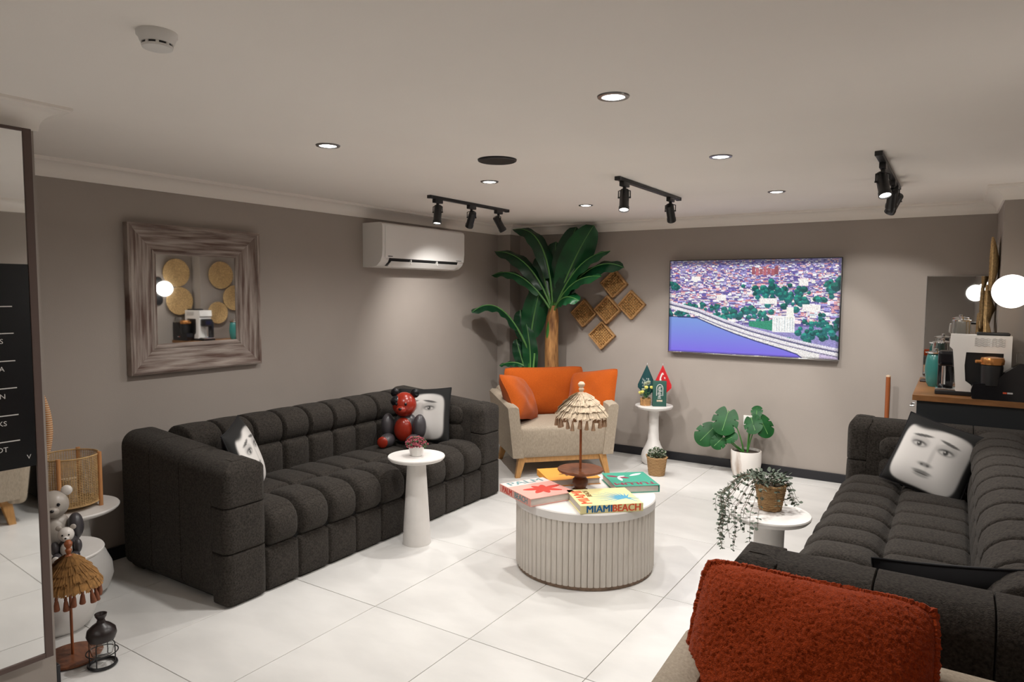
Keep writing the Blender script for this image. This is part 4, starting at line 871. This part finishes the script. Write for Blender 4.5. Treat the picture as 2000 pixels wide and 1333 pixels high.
# ================================================================== TOYS
def bear(name, label, loc, rz, k, body_m, limb_m, ear_m, belly_m=None, patch=False, cat='toy bear'):
    t = thing(name, label, cat, loc, rz); e = lambda nm, c, r, m, p=None: B().ell([x * k for x in c], [x * k for x in r], 22, 14).build(nm, m, p or t)
    e('body', (0, 0.01, 0.105), (0.085, 0.075, 0.105), body_m); h = e('head', (0, -0.012, 0.262), (0.078, 0.074, 0.080), belly_m or body_m)
    for s in (-1, 1):
        e('ear', (s * 0.066, 0.0, 0.335), (0.030, 0.018, 0.030), ear_m, h); e('arm', (s * 0.105, -0.03, 0.125), (0.042, 0.055, 0.080), limb_m)
        lg = e('leg', (s * 0.085, -0.105, 0.045), (0.045, 0.080, 0.044), limb_m); e('foot_sole', (s * 0.092, -0.172, 0.046), (0.034, 0.016, 0.036), belly_m or body_m, lg)
        e('eye', (s * 0.030, -0.080, 0.275), (0.009, 0.007, 0.010), 'black_gloss', h)
    m_ = e('muzzle', (0, -0.080, 0.238), (0.034, 0.026, 0.027), belly_m or body_m, h); e('nose', (0, -0.105, 0.247), (0.011, 0.008, 0.008), 'black_gloss', h)
    if patch: e('eye_patch', (-0.042, -0.040, 0.288), (0.040, 0.040, 0.036), 'black_gloss', h)
    if belly_m: e('belly', (0, -0.040, 0.105), (0.060, 0.040, 0.078), belly_m)
    return t
bear('toy_bear', 'glossy red and black toy bear sitting on the left sofa', (-3.45, 3.865, 0.448), rad(24), 1.17, 'dark_toy', 'dark_toy', 'black_gloss', 'red_gloss', True)
bear('toy_figure', 'larger grey toy bear sitting on the low mushroom table', (PB[0] - 0.035, PB[1] + 0.02, 0.3705), rad(62), 0.82, 'grey_toy', 'dark_toy', 'pale_toy', 'grey_toy', cat='toy figure')
bear('toy_figure', 'smaller grey toy bear in front of the larger one', (PB[0] + 0.135, PB[1] - 0.005, 0.3705), rad(62), 0.42, 'dark_toy', 'dark_toy', 'grey_toy', 'pale_toy', cat='toy figure')

# ================================================================== NICHE BEHIND THE PILLAR
t = thing('rattan_lantern', 'woven rattan lantern with wooden posts on the taller mushroom table', 'lantern', (PA[0], PA[1], 0.4705))
r_ = 0.135; z0, z1 = 0.03, 0.275; b = B(); b2 = B()
for k in range(72):
    a = 2 * PI * k / 72; b.tube([(r_ * math.cos(a + d) , r_ * math.sin(a + d), z) for z, d in ((z0, 0), (z1, 0))], 0.0016, 4)
for k in range(29): z = z0 + (z1 - z0) * k / 28; b2.tube([((r_ + 0.0012 * (-1) ** i) * math.cos(a), (r_ + 0.0012 * (-1) ** i) * math.sin(a), z) for i, a in enumerate([2 * PI * i / 72 for i in range(72)])], 0.0016, 4, closed=True)
b.build('upright_canes', 'rattan', t); b2.build('woven_hoops', 'rattan', t)
for z in (z0, z1): B().tube([(r_ * math.cos(a), r_ * math.sin(a), z) for a in [2 * PI * i / 48 for i in range(48)]], 0.0045, 6, closed=True).build('rim', 'rattan', t)
for a in (-42, 48, 138, 228): a = rad(a); B().cyl(((r_ + 0.008) * math.cos(a), (r_ + 0.008) * math.sin(a), 0), ((r_ + 0.008) * math.cos(a), (r_ + 0.008) * math.sin(a), 0.285), 0.0105, n=12).build('post', 'rattan_post', t)
B().lathe([(0.035, z0), (0.035, z0 + 0.12)], 20).build('candle', 'raffia', t); B().lathe([(0.13, z0 - 0.008), (0.13, z0)], 32).build('floor_disc', 'rattan', t)
t = thing('oil_burner', 'dark ceramic vase on a wire stand with a glass bowl on the floor', 'vase', (-2.995, 1.43, 0))
B().tube([(0.052 * math.cos(a), 0.052 * math.sin(a), 0.008) for a in [2 * PI * i / 32 for i in range(32)]], 0.0065, 6, closed=True).build('base_ring', 'black', t)
B().tube([(0.060 * math.cos(a), 0.060 * math.sin(a), 0.062) for a in [2 * PI * i / 32 for i in range(32)]], 0.0025, 6, closed=True).build('wire_ring', 'black', t)
for k in range(4): a = rad(40 + 90 * k); B().tube([(0.052 * math.cos(a), 0.052 * math.sin(a), 0.008), (0.052 * math.cos(a), 0.052 * math.sin(a), 0.10), (0.040 * math.cos(a), 0.040 * math.sin(a), 0.115)], 0.0025, 6).build('wire_upright', 'black', t)
B().lathe([(0.020, 0.045), (0.040, 0.055), (0.048, 0.085), (0.046, 0.110), (0.044, 0.110), (0.046, 0.085), (0.038, 0.058), (0.001, 0.049)], 28).build('glass_bowl', 'glass', t)
B().lathe([(0.030, 0.108), (0.050, 0.116), (0.058, 0.138), (0.054, 0.160), (0.036, 0.178), (0.018, 0.190), (0.014, 0.204), (0.022, 0.218), (0.024, 0.228), (0.020, 0.228), (0.010, 0.205)], 28).build('vase_body', 'smoky', t)
t = thing('striped_cane', 'slender striped cane ornament peeking out behind the pillar', 'ornament', (-4.09, 1.70, 0.0))
B().tube([(0, -0.006 + 0.030 * math.sin(q * PI) ** 0.8, 0.66 + 0.40 * q) for q in [i / 18 for i in range(19)]], [0.004 + 0.016 * math.sin(PI * (0.12 + 0.86 * i / 18)) ** 0.9 for i in range(19)], 12).build('cane_blade', 'feather', t)
B().lathe([(0.035, 0), (0.035, 0.02), (0.008, 0.03), (0.006, 0.68)], 16).build('stand', 'brown_wood', t)

# pillar mirror with black board
t = thing('pillar_mirror', 'tall framed mirror on the pillar at the left edge', 'mirror', (PX + 0.018, 0.845, 0), rad(-2.6))
y0, y1, z0, z1 = -0.37, 0.355, 0.17, 2.19
B().box(0.0, 0.010, y0, y1, z0, z1).build('mirror_glass', 'mirror', t, False)
for nm, a in (('frame_side', (y1, y1 + 0.028, z0 - 0.02, z1 + 0.012)), ('frame_side', (y0 - 0.028, y0, z0 - 0.02, z1 + 0.012)), ('frame_top', (y0, y1, z1, z1 + 0.012)), ('frame_bottom', (y0, y1, z0 - 0.02, z0))):
    B().bbox(0.0, 0.016, a[0], a[1], a[2], a[3], 0.002, n=1).build(nm, 'brown_frame', t, False)
t = thing('menu_board', 'black board with thin white lines and lettering on the pillar mirror', 'sign', (PX + 0.018 + 0.0105, 0.845, 0), rad(-2.6))
B().box(0.0, 0.006, -0.30, 0.352, 0.925, 1.695).build('board', 'menu', t, False)
for z, s in ((1.535, ''), (1.435, 'S'), (1.332, 'A'), (1.230, 'ON'), (1.128, 'OKS'), (1.030, 'NOT')):
    B().box(0.006, 0.0066, -0.25, 0.295 + 0.012 * (1.535 - z), z, z + 0.004).build('rule_line', 'silver_ink', t, False)
    if s: link('lettering', text_mesh(s, 0.026, 0.0003, align='RIGHT'), 'silver_ink', t, False, (0.0064, 0.262, z - 0.028), (PI / 2, 0, PI / 2))
link('lettering', text_mesh('V', 0.024, 0.0003, align='RIGHT'), 'silver_ink', t, False, (0.0064, 0.335, 0.962), (PI / 2, 0, PI / 2))

# ================================================================== COFFEE COUNTER IN THE RIGHT CORNER
CZ = 0.945
t = thing('coffee_counter', 'dark counter with a wooden top in the right back corner', 'counter', (0, 0, 0))
def ell_poly(i): return [(-0.215 + i, 5.16 + i), (0.425 - i * 0.2, 5.16 + i), (0.425 - i * 0.2, 5.452), (0.228, 5.452), (0.228, 6.30), (-0.215 + i, 6.30)]
B().prism(ell_poly(0.025), 0.0, CZ - 0.035).build('cabinet', 'counter', t, False); B().prism(ell_poly(0), CZ - 0.035, CZ).build('worktop', 'counter_wood', t, False)
B().tube([(-0.205, 5.25, 0.86), (-0.225, 5.25, 0.86), (-0.225, 5.37, 0.86), (-0.205, 5.37, 0.86)], 0.006, 6).build('door_handle', 'grey_metal', t)
for yy in (5.55, 5.95): B().box(-0.197, -0.189, yy - 0.17, yy + 0.17, 0.10, 0.88).build('door', 'counter', t, False)
t = thing('counter_mirror', 'frameless mirror on the back wall above the counter', 'mirror', (0.0, YB - 0.004, 0), rad(0.55))
B().bbox(-0.198, 0.20, -0.012, -0.002, 0.965, 1.742, 0.002, n=1).build('mirror_glass', 'mirror', t, False); B().box(-0.20, 0.202, -0.003, 0, 0.963, 1.744).build('backing', 'black', t, False)
t = thing('espresso_machine', 'white espresso machine with wavy vents on the counter', 'coffee machine', (0.14, 5.36, CZ + 0.0005))
XZ = Matrix(((1, 0, 0, 0), (0, 0, -1, 0), (0, 1, 0, 0), (0, 0, 0, 1)))
poly = [(-0.120, 0.030), (-0.030, 0.030), (-0.038, 0.075), (-0.070, 0.10), (-0.078, 0.20), (-0.072, 0.285), (0.125, 0.285), (0.125, 0.030), (0.165, 0.030), (0.165, 0.395), (-0.160, 0.395), (-0.165, 0.320), (-0.145, 0.30)]
B().prism(poly, -0.085, 0.085, XZ).build('housing', 'white', t, False); B().box(-0.076, 0.125, -0.070, 0.082, 0.03, 0.285).build('dark_insert', 'black', t, False)
B().bbox(-0.235, 0.15, -0.08, 0.08, 0.0, 0.032, 0.006).build('base', 'black', t); B().bbox(-0.235, -0.12, -0.075, 0.075, 0.030, 0.042, 0.003).build('drip_tray', 'chrome', t)
B().pad((-0.175, 0, 0.235), (0.10, 0.13, 0.10), 0.02).build('group_head', 'black_gloss', t); B().cyl((-0.19, 0.0, 0.19), (-0.19, 0.0, 0.06), 0.012).build('steam_pipe', 'chrome', t); B().bbox(-0.225, -0.135, 0.04, 0.075, 0.04, 0.25, 0.01).build('side_panel', 'black_gloss', t)
B().bbox(-0.02, 0.155, -0.06, 0.06, 0.395, 0.412, 0.006).build('bean_lid', 'black', t)
for j in range(5): B().tube([(-0.03 + 0.16 * i / 40, -0.0862, 0.330 + 0.011 * j + 0.004 * math.sin(i * PI / 4)) for i in range(41)], 0.0012, 4).build('vent_wave', 'grey_metal', t)
t = thing('capsule_machine', 'black capsule machine with a gold lid at the right edge of the counter', 'coffee machine', (0.265, 5.215, CZ + 0.0005))
B().prism([(-0.155, 0.0), (0.15, 0.0), (0.15, 0.235), (0.08, 0.235), (0.0, 0.170), (-0.05, 0.105), (-0.155, 0.095), (-0.165, 0.05)], -0.045, 0.045, XZ).build('housing', 'black_gloss', t, False)
B().lathe([(0.055, 0.09), (0.060, 0.20), (0.058, 0.215)], 24, Matrix.Translation((-0.06, 0.0, 0))).build('cup_holder', 'black', t); B().lathe([(0.050, 0.214), (0.063, 0.220), (0.066, 0.245), (0.060, 0.262), (0.02, 0.268)], 28, Matrix.Translation((-0.06, 0, 0))).build('gold_lid', 'copper', t)
B().bbox(-0.150, -0.110, -0.03, 0.03, 0.225, 0.245, 0.006).build('gold_lever', 'copper', t); B().bbox(0.06, 0.13, -0.035, 0.035, 0.235, 0.30, 0.01).build('water_tank', 'glass', t)
B().box(0.0, 0.02, -0.0462, -0.0452, 0.045, 0.055).build('logo_mark', 'coral_ink', t, False); B().box(0.022, 0.05, -0.0462, -0.0452, 0.045, 0.055).build('logo_mark', 'silver_ink', t, False)
for s in (-0.14, 0.13): B().cyl((s, 0, -0.0), (s, 0, 0.012), 0.02).build('foot', 'black', t)
def jar(label, x, y, r, h, lidm):
    t = thing('glass_jar', label, 'jar', (x, y, CZ + 0.0005), 0, 'glass jars on the counter')
    B().lathe([(r * 0.9, 0), (r, 0.01), (r, h * 0.9), (r * 0.92, h), (r * 0.88, h), (r * 0.95, h * 0.88), (r * 0.95, 0.012), (0.001, 0.008)], 28).build('jar_body', 'glass', t); B().lathe([(r, h), (r * 1.02, h + 0.008), (r * 0.6, h + 0.014), (r * 0.2, h + 0.018), (r * 0.22, h + 0.03), (0.002, h + 0.034)], 28).build('lid', lidm, t)
jar('tall clear glass jar standing behind the espresso machine', 0.04, 6.02, 0.06, 0.46, 'chrome'); jar('shorter clear glass jar left of the espresso machine', -0.07, 5.95, 0.065, 0.30, 'chrome')
t = thing('teal_bowl', 'teal glazed round pot left of the espresso machine', 'pot', (-0.105, 5.72, CZ + 0.0005)); B().lathe([(0.04, 0), (0.055, 0.03), (0.066, 0.12), (0.060, 0.19), (0.050, 0.235), (0.045, 0.24), (0.055, 0.17), (0.058, 0.1), (0.001, 0.02)], 30).build('pot_body', 'teal_glaze', t); B().lathe([(0.063, 0.238), (0.068, 0.246), (0.012, 0.256), (0.014, 0.27), (0.002, 0.274)], 28).build('lid', 'chrome', t)
t = thing('serving_tray', 'thin dark tray at the left end of the counter', 'tray', (-0.13, 5.95, CZ + 0.0005)); B().bbox(-0.075, 0.03, -0.14, 0.14, 0, 0.012, 0.004).build('tray_board', 'smoky', t)
bpy.data.objects.remove(children(t)[0]); B().bbox(-0.075, -0.005, -0.32, -0.18, 0, 0.012, 0.004).build('tray_board', 'smoky', t); t.location.y = 6.28
# globe wall lamps
def globe(label, y):
    t = thing('globe_lamp', label, 'wall lamp', (XR, y, 1.62), 0, 'opal globe wall lamps')
    B().pad((-0.012, 0, -0.03), (0.022, 0.12, 0.36), (0.008, 0.055, 0.055), 0, 6, 2).build('backplate', 'black', t); B().cyl((-0.02, 0, 0), (-0.07, 0, 0), 0.022).build('arm', 'black', t)
    B().ell((-0.16, 0, 0), (0.098, 0.098, 0.098), 36, 20).build('opal_globe', 'globe', t)
globe('glowing white globe lamp at the right edge by the coffee counter', 4.985); globe('white globe lamp on the right wall, seen only in the mirrors', 2.45)
# coiled jute discs
def disc(label, face, u, z, r, dx=0.0):
    t = thing('jute_disc', label, 'woven disc', (face, u, z), 0, 'coiled jute discs on the right wall'); t.rotation_euler = (0, -PI / 2, 0); b = B(); n = int(r / 0.012)
    for k in range(n): q = 0.010 + 0.012 * k; b.tube([(q * math.cos(a), q * math.sin(a), 0.012 + dx + 0.035 * (q / r) ** 2) for a in [2 * PI * i / 40 for i in range(40)]], 0.0075, 5, closed=True)
    b.build('coil', 'jute', t); B().lathe([(0.004, 0.001), (r * 0.3, 0.006 + dx), (r * 0.97, 0.042 + dx), (r * 0.98, 0.048 + dx)], 32, cap=False).build('backing', 'jute', t)
disc('upper coiled jute disc beside the globe lamp', XR, 5.22, 1.83, 0.19); disc('coiled jute disc lying under the upper one beside the globe lamp', XR, 5.25, 1.46, 0.185, 0.012)
disc('coiled jute disc high on the corner wall above the espresso machine', XC, 5.74, 1.81, 0.185); disc('coiled jute disc in the middle of the corner wall', XC, 5.93, 1.50, 0.17, 0.012); disc('lowest coiled jute disc behind the espresso machine', XC, 5.67, 1.30, 0.15, 0.02)
# wooden pole behind the right sofa
t = thing('wooden_pole', 'slim reddish wooden pole standing against the back wall', 'pole', (-0.43, 6.22, 0))
B().cyl((0, 0, 0.02), (0, 0, 0.94), 0.017, n=16).build('shaft', 'rust', t); B().lathe([(0.017, 0.94), (0.018, 0.95), (0.002, 0.956)], 16).build('end_cap', 'pale_wood', t); B().lathe([(0.08, 0), (0.08, 0.012), (0.02, 0.022)], 24).build('foot', 'black', t)
for x, y, l in ((-2.3, -0.9, 'unseen fill downlight added behind the camera on the left'), (-1.06, -0.9, 'unseen fill downlight added behind the camera on the right')): downlight(x, y, l, DOWNLIGHT_W * 0.6)  # extra out-of-view downlights, added to brighten the ceiling and near floor
